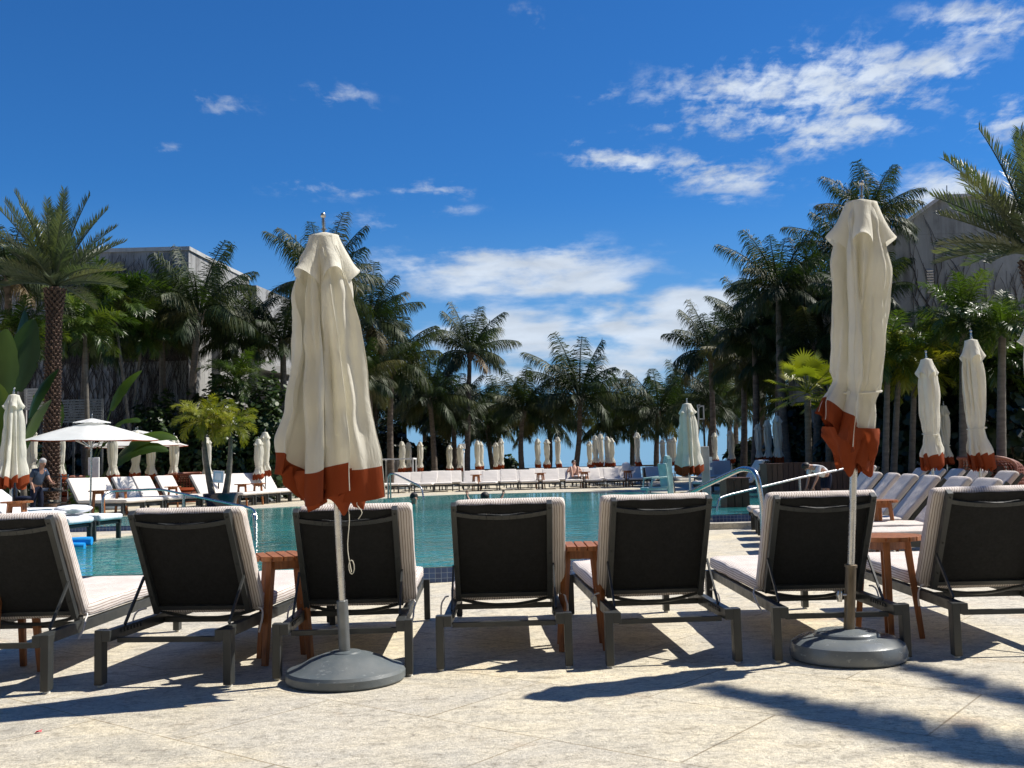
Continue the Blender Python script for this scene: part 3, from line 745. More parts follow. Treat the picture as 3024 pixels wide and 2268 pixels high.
rt = [(2109, 1277, 1374, 'tied parasol standing just right of the grey column post'), (2156, 1271, 1376, 'lone tied parasol halfway between the grey column and the steel rail bend'),
      (2238, 1252, 1369, 'leftmost and lowest of three tied parasols above the steel rail bend'), (2265, 1240, 1370, 'middle of three tied parasols above the steel rail bend'), (2294, 1227, 1371, 'rightmost and tallest of three tied parasols above the steel rail bend'),
      (2677, 1211, 1369, 'slim shaded tied parasol right of the pale twin palm trunks'), (2786, 1196, 1371, 'smaller tied parasol tucked between the two tall right parasols')]
for k, (x, t, b, l) in enumerate(rt): put_parasol(k, x, t, b, l, 'tied parasols on the right', z0=0 if x > 2500 else WZ)
put_parasol(1, 2735, 1057, 1367, 'tall tied parasol in front of the bright green palm on the right', 'tied parasols on the right', z0=0)
put_parasol(0, 2868, 1000, 1362, 'tallest tied parasol on the right, before the dark hedge', 'tied parasols on the right', z0=0)
put_parasol(2, 3050, 950, 1310, 'parasol cut off by the right edge of the photo', 'tied parasols on the right', z0=0)
put_parasol(0, 2029, 1210, 1461, 'loose greenish white parasol beside the mint pool lift', 'closed parasols at the lift', protoL, Y=17.2, z0=WZ)
# open parasols
def make_open():
    root = empty('open_parasol'); tag(root, 'x', 'parasol')
    n = 8; Rr = 1.45
    rows = []
    for k in range(9):
        t = k/8; row = []
        for a in range(n*6):
            th = 2*PI*a/(n*6); fr = (a % 6)/6; sag = 1-.055*math.sin(PI*fr); r = (.10+(Rr-.10)*t)*(sag if t > .2 else 1)
            row.append((r*math.cos(th), r*math.sin(th), 2.36-.42*t**1.15-.02*math.sin(PI*fr)*t))
        rows.append(row)
    for dz in (.06, .09): rows.append([(x*.998, y*.998, z-dz) for x, y, z in rows[8]])
    mb = MB(); mb.grid(rows[:9]); co = mb.build('canopy', M['white_canopy'], root, 25)
    mb = MB(); mb.grid([[(x*1.0, y*1.0, z-.001) for x, y, z in rows[8]], [(x, y, z-.022) for x, y, z in rows[8]]]); mb.build('hem_border', M['orange'], co, 60)
    cap = []
    for k in range(4):
        t = k/3; cap.append([((.04+.36*t)*math.cos(2*PI*a/48), (.04+.36*t)*math.sin(2*PI*a/48), 2.46-.10*t+.012*math.cos(8*2*PI*a/48)*t) for a in range(48)])
    mb = MB(); mb.grid(cap); mb.build('vent_cap', M['white_canopy'], co, 40)
    for k in range(n):
        mb = MB(); a = 2*PI*k/n; c, s = math.cos(a), math.sin(a)
        mb.bar((.05*c, .05*s, 2.33), (1.42*c, 1.42*s, 1.925), .014, .02); mb.bar((.03*c, .03*s, 1.75), (.72*c, .72*s, 2.11), .012, .012); mb.build('rib', M['chrome'], root)
    mb = MB(); mb.lathe([(.021, .1), (.021, 2.45)], 12); mb.build('pole', M['chrome'], root, 60)
    mb = MB(); finial(mb, 2.47); mb.build('finial', M['chrome'], root, 40)
    mb = MB(); mb.lathe([(.0001, 0), (.29, 0), (.297, .045), (.26, .068), (.12, .128), (.05, .146), (.0001, .147)], 24); mb.build('base', M['base'], root, 30)
    return root
opn = make_open()
o = move_copy(opn, atx(266, 21.5, WZ), .2, 'big open white parasol on the left above the loungers'); o.rotation_euler = (R_(1.5), R_(1), .2); o['group'] = 'open parasols'; o.scale = (.93, .93, .86)
o = move_copy(opn, atx(406, 30, WZ), .5, 'second open white parasol, smaller and behind the first'); o['group'] = 'open parasols'
o.scale = (1, 1, .90)

# ------------------------------------------------------------------ other loungers
farL = make_lounger(21, M['cushion'], R_(58), False)
farX = make_lounger(24, M['cushion'], R_(50), False)
farL2 = make_lounger(22, M['stripe'], R_(49), False)
def put_l(proto, x, y, z, yaw, label, group):
    o = move_copy(proto, (x, y, z), R_(yaw), label, (1, 1, .84+.07*random.Random(int(x*100)).random()) if proto is farX else None); o['group'] = group; return o
UP = WZ + .006
# lounger origin lies under its head end; its foot points along local +Y
def put_by_foot(proto, px, Y, z, yaw, label, group):
    f = atx(px, Y, z); a = R_(yaw); d = V((-math.sin(a), math.cos(a), 0))
    p = f - d*1.9; return put_l(proto, p.x, p.y, z, yaw, label, group)
for k in range(5):
    t = k*.82
    put_by_foot(farL, [398, 452, 520, 574, 640][k], 22.6+t*.9, UP, -112, 'cream lounger, %s from the left in the row under the open parasols' % NUM[k], 'loungers on the left pool side')
for k in range(6):
    put_by_foot(farL, [735, 772, 808, 842, 876, 912][k], 26.8+k*.75, UP, -112, 'cream lounger, %s right of the navy pot' % NUM[k], 'loungers on the left pool side')
for k in range(3):
    put_by_foot(farL, [1092, 1122, 1152][k], 33.6+k*.9, UP, -150, 'cream lounger, %s right of the loose parasol hem, before the far row' % NUM[k], 'loungers on the left pool side')
fx = [1177, 1250, 1309, 1379, 1436, 1505, 1564, 1628, 1697, 1759, 1821, 1888, 1951]
for k, px in enumerate(fx):
    put_by_foot(farX, px+random.Random(k*5).uniform(-5, 5), 36.2+random.Random(k).uniform(-.25, .25), UP, 180+random.Random(k).uniform(-4, 4), 'cream lounger facing the camera, %s from the left in the far row' % NUM[k], 'loungers in the far row')
bx_ = [1222, 1280, 1342, 1408, 1470, 1534, 1597, 1664, 1728, 1790, 1850]
for k, px in enumerate(bx_):
    put_by_foot(farX, px, 38.8, UP, 180+random.Random(k+50).uniform(-4, 4), 'partly hidden lounger, %s from the left behind the far row' % NUM[k], 'loungers behind the far row')
rowR = [(2905, 9.3), (2822, 10.2), (2735, 11.2), (2674, 12.2), (2625, 13.2), (2575, 14.3)]
for k, (px, Y) in enumerate(rowR):
    p = atx(px, Y, 0); put_l(farL2, p.x+.28, p.y-.0, 0, 82, 'striped lounger on the right facing the pool, %s from the right in the row' % NUM[k], 'loungers on the right deck')
for k, (px, Y) in enumerate([(2855, 14.2), (2795, 15.2), (2742, 16.2), (2692, 17.2)]):
    p = atx(px, Y, 0); put_l(farL2, p.x+.4, p.y, 0, 82, 'lounger with only its backrest showing, %s from the right in the back row' % NUM[k], 'back row loungers on the right')
p = atx(3035, 12.5, 0); put_l(farL2, p.x, p.y, 0, 82, 'lounger cut off by the right edge above the teak tables', 'back row loungers on the right')
for k, (px, Y, yaw) in enumerate([(2105, 34, 178), (2150, 34.5, 175)]):
    put_by_foot(farL, px, Y, UP, yaw, ['cream lounger right of the grey column', 'cream lounger under the lone parasol near the wooden planter'][k], 'loungers in the far right corner')
for k, (px, Y, yaw) in enumerate([(2195, 26, 95), (2205, 27.3, 95), (2215, 28.6, 95)]):
    p = atx(px, Y, 0); put_l(farL, p.x+.7, p.y, UP, yaw, ['nearest', 'middle', 'farthest'][k] + ' of three loungers leaning back behind the wooden planter box', 'loungers in the far right corner')
put_by_foot(farL, 2318, 19.5, 0, 88, 'cream lounger lying flat behind the long thin handrail', 'loungers in the far right corner')
# white towel loungers on the left edge
tw = make_lounger(33, M['towel'], R_(38), False)
for k, (px, Y, l) in enumerate([(322, 14.2, 'lounger spread with a white towel beside the blue tiled edge'), (232, 13.35, 'white towelled lounger nearest the blue float'), (178, 17.6, 'white towelled lounger under the left parasol, behind the two others')]):
    put_by_foot(tw, px, Y, UP, -97, l, 'white towelled loungers')
# tables far
for (px, Y, z, l) in [(290, 21.9, UP, 'teak table between first and second loungers of the left row'), (358, 23.2, UP, 'teak table between second and third loungers of the left row'), (510, 25.5, UP, 'teak table near the small white bag in the left row'),
                      (715, 26.9, UP, 'teak table just right of the navy pot'), (762, 27.7, UP, 'second teak table right of the navy pot'), (48, 13.9, UP, 'teak table carrying the dark bottle at the left edge'),
                      (2600, 10.6, 0, 'teak table standing before the striped right row of loungers'), (2950, 10.8, 0, 'left one of three teak tables at the right edge'), (2985, 12.0, 0, 'middle one of three teak tables at the right edge'), (3012, 10.0, 0, 'right one of three teak tables at the right edge')]:
    move_copy(tab, atx(px, Y, z), .3, l)['group'] = 'teak tables among the loungers'
for (px, Y, l) in [(1597, 36.6, 'small teak table left of the sunbather in the far row'), (1727, 36.4, 'small teak table right of the sunbather in the far row'), (1855, 36.5, 'small teak table near the towel hung in the far row'), (1407, 36.5, 'small teak table near the white camera post in the far row')]:
    move_copy(tab, atx(px, Y, UP), .3, l)['group'] = 'teak tables among the loungers'
tp = atx(48, 13.9, UP+.586)
mb = MB(); mb.lathe([(.0001, 0), (.035, 0), (.036, .15), (.013, .19), (.012, .25), (.0001, .25)], 14); tag(mb.build('bottle', M['glass'], loc=tp+V((-.02, 0, .002)), smooth=40), 'dark bottle standing on the teak table at the left edge', 'bottle')
def folded_towel(name, p, sx, sy, sz, label, m=None, rz=0):
    mb = MB(); rows = []
    for k in range(9):
        t = k/8; row = []
        for a in range(24):
            th = 2*PI*a/24; c, s = math.cos(th), math.sin(th)
            r = math.sin(PI*min(max(t, .0), 1))**.35
            n = 1+.18*noise.noise(V((c*2+p.x, s*2, t*3)))
            row.append((sx*math.copysign(abs(c)**.6, c)*r*n, sy*math.copysign(abs(s)**.6, s)*r*n, sz*t))
        rows.append(row)
    mb.grid(rows); o = mb.build(name, m or M['towel'], smooth=60, loc=p); o.rotation_euler = (0, 0, rz); return tag(o, label, 'towel')
f = atx(215, 14.1, UP+.385); folded_towel('folded_towel', f, .2, .28, .13, 'crumpled white towel on the towelled lounger by the tiled edge')
f = atx(68, 13.9, UP+.59); folded_towel('folded_towel', f, .10, .07, .07, 'small navy cloth beside the bottle on the table', M['navy'])
f = atx(120, 13.2, UP+.385); folded_towel('folded_towel', f, .25, .28, .09, 'flat white towel on the lounger nearest the blue float')
f = atx(1850, 37.6, UP+.5); folded_towel('folded_towel', f, .16, .1, .40, 'white towel hanging over a backrest in the far row')

# ------------------------------------------------------------------ handrails
def rail(name, pts, r, label, posts=(), z0=0):
    root = empty(name, (pts[0].x, pts[0].y, z0)); tag(root, label, 'handrail', 'steel handrails')
    off = root.location
    # round the corners
    sm = []
    for k, p in enumerate(pts):
        if k in (0, len(pts)-1): sm.append(p); continue
        a, b = pts[k-1], pts[k+1]; da = min(.16, (a-p).length*.4); db = min(.16, (b-p).length*.4)
        pa_ = p+(a-p).normalized()*da; pb_ = p+(b-p).normalized()*db
        for q in range(6):
            t = q/5; sm.append(pa_*(1-t)**2 + p*2*t*(1-t) + pb_*t*t)
    mb = MB(); mb.tube([q-off for q in sm], r, 12); mb.build('rail_tube', M['chrome'], root, 60)
    for a, b in posts:
        mb = MB(); mb.tube([a-off, b-off], r*.95, 10); mb.build('post', M['chrome'], root, 60)
        mb = MB(); mb.lathe([(.0001, 0), (.06, 0), (.06, .012), (r, .02)], 16, b-off); mb.build('flange', M['chrome'], root, 40)
    return root
Yr = 10.6
rail('handrail', [at(1985, 1485, Yr+2.6), at(2015, 1465, Yr+2.3), at(2195, 1382, Yr+.3), at(2235, 1392, Yr), V((at(2250, 1450, Yr).x, Yr, .55)), V((at(2252, 1600, Yr).x, Yr, 0))], .028, 'thick bent steel pool rail rising right of the mint pool lift')
a = at(2118, 1505, 17.0); rail('handrail', [V((a.x, 17, .2)), at(2122, 1472, 17.0), at(2150, 1462, 17.2), at(2365, 1410, 18.5), at(2545, 1374, 19.5)], .02, 'long thin steel rail running behind the tied near parasol',
     [(at(2361, 1411, 18.5), V((at(2361, 1411, 18.5).x, 18.5, 0)))])
zl = UP
rail('handrail', [V((at(303, 1530, 19.5).x, 19.5, zl)), at(303, 1462, 19.5), at(330, 1450, 19.7), at(470, 1444, 20), at(742, 1500, 19.5), at(755, 1512, 19.4), V((at(757, 1540, 19.3).x, 19.3, WZ))], .022, 'left pool handrail below the big open parasol', [(at(542, 1459, 19.9), V((at(542, 1459, 19.9).x, 19.9, WZ-.02)))], zl)
rail('handrail', [V((at(1146, 1470, 30).x, 30, zl)), at(1146, 1400, 30), at(1165, 1399, 30), at(1245, 1438, 29.5), V((at(1251, 1475, 29.4).x, 29.4, WZ))], .026, 'small steel handrail at the far steps right of the loose parasol', [(at(1152, 1399, 30), V((at(1152, 1399, 30).x, 30.05, zl)))], zl)
rail('handrail', [V((at(1920, 1462, 28).x, 28, WZ)), at(1920, 1425, 28), at(1935, 1417, 28), at(1985, 1392, 28.6), V((at(1992, 1440, 28.8).x, 28.8, zl))], .026, 'small steel handrail at the far steps left of the mint pool lift', [], WZ)
rail('handrail', [V((at(752, 1500, 13.5).x, 13.5, WZ)), at(749, 1506, 13.5), V((at(740, 1500, 13.6).x, 13.6, .35))], .02, 'short rail tip in the water left of the loose parasol', [], WZ)

# ------------------------------------------------------------------ pool lift, posts
p = atx(1990, 17.9, UP); lf = empty('pool_lift', p, R_(-75), 'mint green pool lift chair beside the loose greenish parasol', 'pool lift')
mb = MB(); mb.box((.10, 0, .05), (.62, .55, .10)); mb.box((.10, .05, .14), (.42, .4, .08)); mb.build('base', M['white'], lf, bevel=.02)
mb = MB(); mb.bar((-.10, 0, .18), (-.14, 0, .95), .07, .09); mb.bar((-.14, 0, .95), (-.26, 0, .96), .07, .07); mb.bar((-.26, 0, .96), (-.30, -.02, .80), .05, .06); mb.build('mast', M['mint'], lf, bevel=.008)
mb = MB(); mb.box((-.20, -.28, .42), (.34, .38, .05)); mb.build('seat', M['mint'], lf, bevel=.015)
mb = MB(); mb.box((-.20, -.08, .65), (.34, .04, .42), Matrix.Rotation(.12, 3, 'X')); mb.build('backrest', M['mint'], lf, bevel=.015)
for s in (-1, 1):
    mb = MB(); mb.tube([(-.20+s*.19, -.1, .62), (-.20+s*.19, -.38, .60), (-.20+s*.19, -.40, .44)], .016, 8); mb.build('armrest', M['mint'], lf, 50)
mb = MB(); mb.box((-.2, -.46, .16), (.28, .10, .02)); mb.bar((-.2, -.44, .17), (-.2, -.40, .42), .04, .02); mb.build('footrest', M['mint'], lf)
p = atx(2089, 17.4, UP); cp = empty('column_post', p, 0, 'grey column post with a tall thin mast, right of the greenish parasol', 'post')
top = at(2089, 1318, 17.4); mb = MB(); mb.box((0, 0, (top.z-p.z)/2), (.125, .125, top.z-p.z)); mb.build('column', M['greyp'], cp, bevel=.01)
t2_ = at(2086, 1195, 17.4).z - p.z
mb = MB(); mb.box((.0, 0, (top.z-p.z+t2_)/2), (.03, .03, t2_-(top.z-p.z))); mb.build('mast', M['black'], cp)
mb = MB(); hb = at(2082, 1218, 17.4).z-p.z
for s in (-1, 1): mb.box((-.04+s*.045, 0, hb), (.02, .05, .24))
for s in (-1, 1): mb.box((-.04, 0, hb+s*.11), (.08, .05, .02))
mb.build('speaker_frame', M['greyp'], cp)
mb = MB(); q = at(2063, 1203, 17.4); mb.bar((at(2060, 1350, 17.4).x-p.x, 0, at(2060, 1350, 17.4).z-p.z), (q.x-p.x, 0, q.z-p.z), .022, .022); mb.box((q.x-p.x, 0, q.z-p.z+.02), (.05, .05, .05)); mb.build('sensor_pole', M['greyp'], cp)
mb = MB(); mb.box((.09, 0, .9), (.05, .06, .1)); mb.box((.085, 0, .75), (.04, .05, .05)); mb.build('switch_box', M['white'], cp)
p = atx(1368, 46, UP); lp = empty('camera_post', p, 0, 'white post with a square box on top behind the far loungers', 'post')
zt = at(1368, 1338, 46).z-p.z; mb = MB(); mb.lathe([(.07, 0), (.07, zt), (.10, zt+.02), (.10, zt+.10), (.05, zt+.14)], 14); mb.build('post', M['white'], lp, 40)
mb = MB(); mb.box((0, 0, zt+.30), (.26, .2, .24)); mb.bar((0, 0, zt+.1), (0, 0, zt+.2), .05, .05); mb.build('camera_box', M['white'], lp, bevel=.01)

# ------------------------------------------------------------------ railing and planters at the far end
zr = UP
fr = empty('terrace_railing', (0, 51, zr), 0, 'low dark terrace railing between the far loungers and the sea', 'railing')
fr.location = atx(1600, 51, zr); off = fr.location
xs0, xs1 = atx(1100, 51, zr).x-off.x, atx(2330, 51, zr).x-off.x
rz_ = at(1600, 1383, 51).z - zr
mb = MB(); mb.tube([(xs0, 0, rz_), (xs1, 0, rz_)], .04, 8); mb.build('top_rail', M['black'], fr, 60)
for q in range(3):
    mb = MB(); mb.tube([(xs0, 0, rz_-.2-.22*q), (xs1, 0, rz_-.2-.22*q)], .014, 6); mb.build('rail_cable', M['greyp'], fr, 60)
for k in range(15):
    x = xs0+(xs1-xs0)*k/14; mb = MB(); mb.box((x, 0, rz_/2), (.05, .05, rz_)); mb.build('post', M['black'], fr)
def planter(px, Y, wpx, ytop, z, mat, label, slats=True, depth=.6, cat='planter'):
    p = atx(px, Y, z); wd = wpx*Y/FPX; h = at(px, ytop, Y).z - z
    root = empty('planter_box', p, 0, label, cat)
    mb = MB()
    if slats:
        n = max(3, int(wd/.12))
        for k in range(n):
            for s in (-1, 1): mb.box((-wd/2+wd*(k+.5)/n, s*depth/2, h/2), (wd/n-.012, .022, h))
        for s in (-1, 1):
            for k in range(5): mb.box((s*(wd/2-.012), -depth/2+depth*(k+.5)/5, h/2), (.022, depth/5-.012, h))
        mb.build('slats', mat, root)
        mb = MB(); mb.box((0, 0, h/2-.02), (wd-.06, depth-.06, h-.02)); mb.build('box', M['black'], root)
        mb = MB(); mb.box((0, 0, h+.012), (wd+.04, depth+.04, .026)); mb.build('cap', mat, root, bevel=.004)
    else:
        mb.box((0, 0, h/2), (wd, depth, h)); mb.build('box', mat, root, bevel=.015)
        mb = MB()
        for s in (-1, 1): mb.box((0, s*(depth/2-.02), h+.012), (wd+.03, .05, .026)); mb.box((s*(wd/2-.02), 0, h+.013), (.05, depth-.03, .026))
        mb.build('rim', mat, root)
    return root
planter(2172, 18.2, 66, 1414, 0, M['slat'], 'dark slatted wooden planter box behind the thick bent rail')
planter(2282, 22.5, 46, 1372, 0, M['slat'], 'slatted wooden planter standing under three tied parasols')
planter(1718, 49.5, 44, 1383, zr, M['black'], 'black planter box at the railing right of the middle palm trunk', False)
planter(1838, 49.5, 52, 1381, zr, M['black'], 'black planter box at the railing left of the lone parasol', False)
planter(1930, 49.5, 60, 1381, zr, M['black'], 'black planter box at the railing behind the mint pool lift', False)
planter(1500, 49.5, 60, 1386, zr, M['black'], 'black planter box at the railing below the leafy sea grape', False)
wd_ = planter(2400, 24.0, 235, 1368, 0, M['slat'], 'long dark slatted wood screen left of the tied near parasol', True, .2, 'screen'); wd_.name = 'wood_screen'
# cabana
p = atx(1180, 43, zr); cb_ = empty('cabana', p, 0, 'grey curtained cabana just right of the loose parasol hem', 'cabana')
wd = 90*43/FPX; hh = at(1180, 1357, 43).z - zr
for sx in (-1, 1):
    for sy in (-1, 1): mb = MB(); mb.box((sx*wd/2, sy*.7, hh/2), (.06, .06, hh)); mb.build('post', M['white'], cb_)
mb = MB()
for s in (-1, 1): mb.box((0, s*.7, hh+.02), (wd+.06, .06, .06)); mb.box((s*wd/2, 0, hh+.021), (.06, 1.34, .06))
mb.build('top_frame', M['white'], cb_)
mb = MB(); mb.grid([[(-wd/2+.04+wd*.62*k/20, .6+.04*math.sin(k*1.5), z) for k in range(21)] for z in (.05, hh*.5, hh-.03)], False); mb.build('curtain', simple('grey_curtain', (.22, .21, .20), .9), cb_, 60)

# ------------------------------------------------------------------ vegetation
def frond(mb, rg, base, az, e0, L, droop, ll, ln, lw, hang, vsh, tint, sweep=.55, rach=.018, bare=.14, plume=0.0, hk=.45):
    N = 12; pos = V(base); pts = [pos.copy()]; tans = []
    azk = az; curl = rg.uniform(-.25, .25)
    for k in range(N):
        s = (k+.5)/N; e = e0 - droop*(s**1.25)*(.45+.60*abs(math.cos(e0)))
        a = azk + curl*s*s
        d = V((math.cos(e)*math.cos(a), math.cos(e)*math.sin(a), math.sin(e))); tans.append(d)
        pos = pos + d*(L/N); pts.append(pos.copy())
    mb.tint = tint
    mb.tube(pts, [rach*(1-.85*k/N) for k in range(N+1)], 4, False)
    tilt = rg.uniform(-.35, .35)
    for j in range(ln):
        s = bare + (1-bare)*(j+.5)/ln; f = s*N; k = min(N-1, int(f)); p = pts[k].lerp(pts[k+1], f-k); t = tans[k]
        sd = t.cross(V((0, 0, 1)))
        if sd.length < .05: sd = V((-math.sin(az), math.cos(az), 0))
        sd.normalize(); up = sd.cross(t)
        sd2 = sd*math.cos(tilt)+up*math.sin(tilt); up = sd2.cross(t); sd = sd2
        pr = min(1, (s-bare+.06)/.22)**.8 * (1-.62*max(0, (s-.45)/.55)**1.5)
        for sg in (-1, 1):
            l = ll*pr*rg.uniform(.85, 1.12); sw = sweep + .55*max(0, s-.6)
            v_ = vsh + plume*rg.uniform(-1, 1)
            d = (sd*sg*math.cos(sw)+t*math.sin(sw)+up*v_); d.z -= hang*hk*rg.uniform(.6, 1.3); d.normalize()
            d2 = d.copy(); d2.z -= hang*rg.uniform(.7, 1.5); d2.normalize()
            p1 = p+d*l*.5; p2 = p1+d2*l*.5
            wv = (t - d*t.dot(d)); wv = wv.normalized()*lw*.5 if wv.length > .01 else up*lw*.5
            mb.tint = min(1, max(.001, tint+rg.uniform(-.08, .08)))
            i = [mb.add(p-wv*.6), mb.add(p+wv*.6), mb.add(p1+wv), mb.add(p1-wv), mb.add(p2)]
            mb.face((i[0], i[1], i[2], i[3])); mb.face((i[3], i[2], i[4]))
def crown(name, seed, nf, mat, e_hi, e_lo, droop, ll, ln, lw, hang, vsh, sweep=.55, plume=0.0, old=True, bare=.14, tints=(.1, .5), hk=.45):
    rg = random.Random(seed); mb = MB()
    for i in range(nf):
        u = (i+.5)/nf; az = i*2.39996+rg.uniform(-.25, .25); e0 = e_hi+(e_lo-e_hi)*u**1.05+rg.uniform(-.12, .12)
        L = (.86+.26*rg.random())*(.72+.28*math.sin(PI*min(1, u+.28)))
        ti = rg.uniform(*tints)+.12*u
        if old and u > .86 and rg.random() < .4: ti = rg.uniform(.75, .98)
        frond(mb, rg, (.03*math.cos(az), .03*math.sin(az), .02*(1-u)), az, e0, L, droop*rg.uniform(.75, 1.3), ll, ln, lw, hang, vsh, max(.02, ti), sweep, .016, bare, plume, hk)
    me = mb.build(name, mat); return me
CR = []
for k in range(5): CR.append(crown('crown', 100+k, 23, M['palm'], R_(85), R_(-14), R_(58), .36, 74, .0105, 1.0, .05, .62, .34, hk=.72))
DATE = crown('crown', 201, 44, M['date'], R_(86), R_(4), R_(26), .19, 50, .011, .10, .45, .85, .25, False, .16, (.2, .9))
_rg = random.Random(77); _mb = MB()
for _az, _e, _L in ((124, 12, 3.25), (101, 14, 3.3), (78, 8, 3.0), (50, 25, 3.0), (15, 10, 3.0), (-25, 20, 3.0), (-65, 8, 2.9), (112, 55, 2.6), (40, 62, 2.6), (-40, 60, 2.6), (80, 70, 2.4)):
    frond(_mb, _rg, (0, 0, 0), R_(_az), R_(_e), _L, R_(22), .42, 80, .045, .3, .15, .4, .75, .03, .14, .2)
SHADE = _mb.build('crown', M['date'])
ADON = [crown('crown', 301+k, 24, M['adon'], R_(80), R_(-12), R_(85), .34, 54, .017, .5, .25, .7, .45, False, .16, (.15, .8)) for k in range(2)]
LIME = [crown('crown', 321+k, 19, M['lime'], R_(76), R_(-10), R_(88), .30, 48, .017, .40, .25, .75, .5, False, .20, (.1, .9)) for k in range(2)]
def fan_crown(seed, nf, mat):
    rg = random.Random(seed); mb = MB()
    for i in range(nf):
        u = (i+.5)/nf; az = i*2.39996; e = R_(80)+(R_(-35)-R_(80))*u; ln = .55+.15*rg.random()
        d = V((math.cos(e)*math.cos(az), math.cos(e)*math.sin(az), math.sin(e))); c = d*ln
        mb.tint = rg.uniform(.15, .9); mb.tube([(0, 0, 0), c*.5+V((0, 0, .03)), c], .012, 4, False)
        sd = d.cross(V((0, 0, 1))).normalized(); up = sd.cross(d)
        for q in range(26):
            a = -2.1+4.2*q/25; l = .42*(1-.18*abs(a)/2.1)*rg.uniform(.9, 1.08)
            dd = d*math.cos(a)+sd*math.sin(a)+up*.12; p1 = c+dd*l*.6; d2 = dd.copy(); d2.z -= .45; p2 = p1+d2.normalized()*l*.4
            w_ = dd.cross(up).normalized()*.020
            i4 = [mb.add(c-w_*.2), mb.add(c+w_*.2), mb.add(p1+w_), mb.add(p1-w_), mb.add(p2)]
            mb.face(i4[:4]); mb.face((i4[3], i4[2], i4[4]))
    return mb.build('crown', mat)
FAN = fan_crown(401, 20, M['lime'])
used_cr = set()
def use_crown(o, parent, loc, scale, rz, tilt=(0, 0)):
    if o.name in used_cr: c = o.copy(); C.objects.link(c)
    else: used_cr.add(o.name); c = o
    c.parent = parent; c.location = loc; c.scale = (scale,)*3; c.rotation_euler = (tilt[0], tilt[1], rz); return c
def trunk_mesh(root, top, r0, r1, mat, bend, kind='ring'):
    mb = MB(); n = 26; pts = []; rr = []
    for k in range(n+1):
        t = k/n; p = V((top.x*(t**1.3)+bend[0]*math.sin(PI*t), top.y*t+bend[1]*math.sin(PI*t), top.z*t)); pts.append(p)
        rr.append((r0+(r1-r0)*t)*(1+.5*max(0, 1-t*9))*(1+.05*(k % 2)))
    mb.tube(pts, rr, 10)
    if kind == 'date':
        rg = random.Random(5); rows = int(top.z/.085)
        for q in range(rows):
            t = q/rows; c = V((top.x*(t**1.3), top.y*t, top.z*t)); r = r0+(r1-r0)*t+.02 + (.09*max(0, (t-.86)/.14) if t > .86 else 0)
            for a in range(11):
                th = 2*PI*(a+.5*(q % 2))/11; d = V((math.cos(th), math.sin(th), 0))
                mb.bar(c+d*(r-.03)+V((0, 0, -.02)), c+d*(r+.035*rg.uniform(.7, 1.3))+V((0, 0, .045)), .085, .05, .05, .025)
    elif kind == 'ring':
        bp = pts[-1]; mb.tube([bp-V((0, 0, .35)), bp-V((0, 0, .1)), bp+V((0, 0, .18))], [r1*1.05, r1*1.9, r1*.9], 8)
        rg = random.Random(int(top.z*100))
        for k in range(7):
            a = k*2.4; d = V((math.cos(a), math.sin(a), 0)); mb.bar(bp+d*r1*.8+V((0, 0, -.12)), bp+d*(r1+.28)+V((0, 0, .16+.1*rg.random())), .07, .03, .03, .02)
    return mb.build('trunk', mat, root, 50)
def palm(name, px, py, Y, reach, cr, label, cat='palm tree', z0=UP, bpx=None, r0=.14, r1=.10, tm='trunk', kind='ring', rz=None, bend=(0, 0), group='coconut palms', tilt=(0, 0)):
    top = at(px, py, Y); b = atx(bpx if bpx is not None else px, Y, z0)
    root = empty(name, b, 0, label, cat, group)
    trunk_mesh(root, top-b, r0, r1, M[tm], bend, kind)
    rg = random.Random(int(px*7+py)); use_crown(cr, root, top-b+V((0, 0, .05)), reach*Y/FPX, rz if rz is not None else rg.uniform(0, 6.28), tilt)
    return root
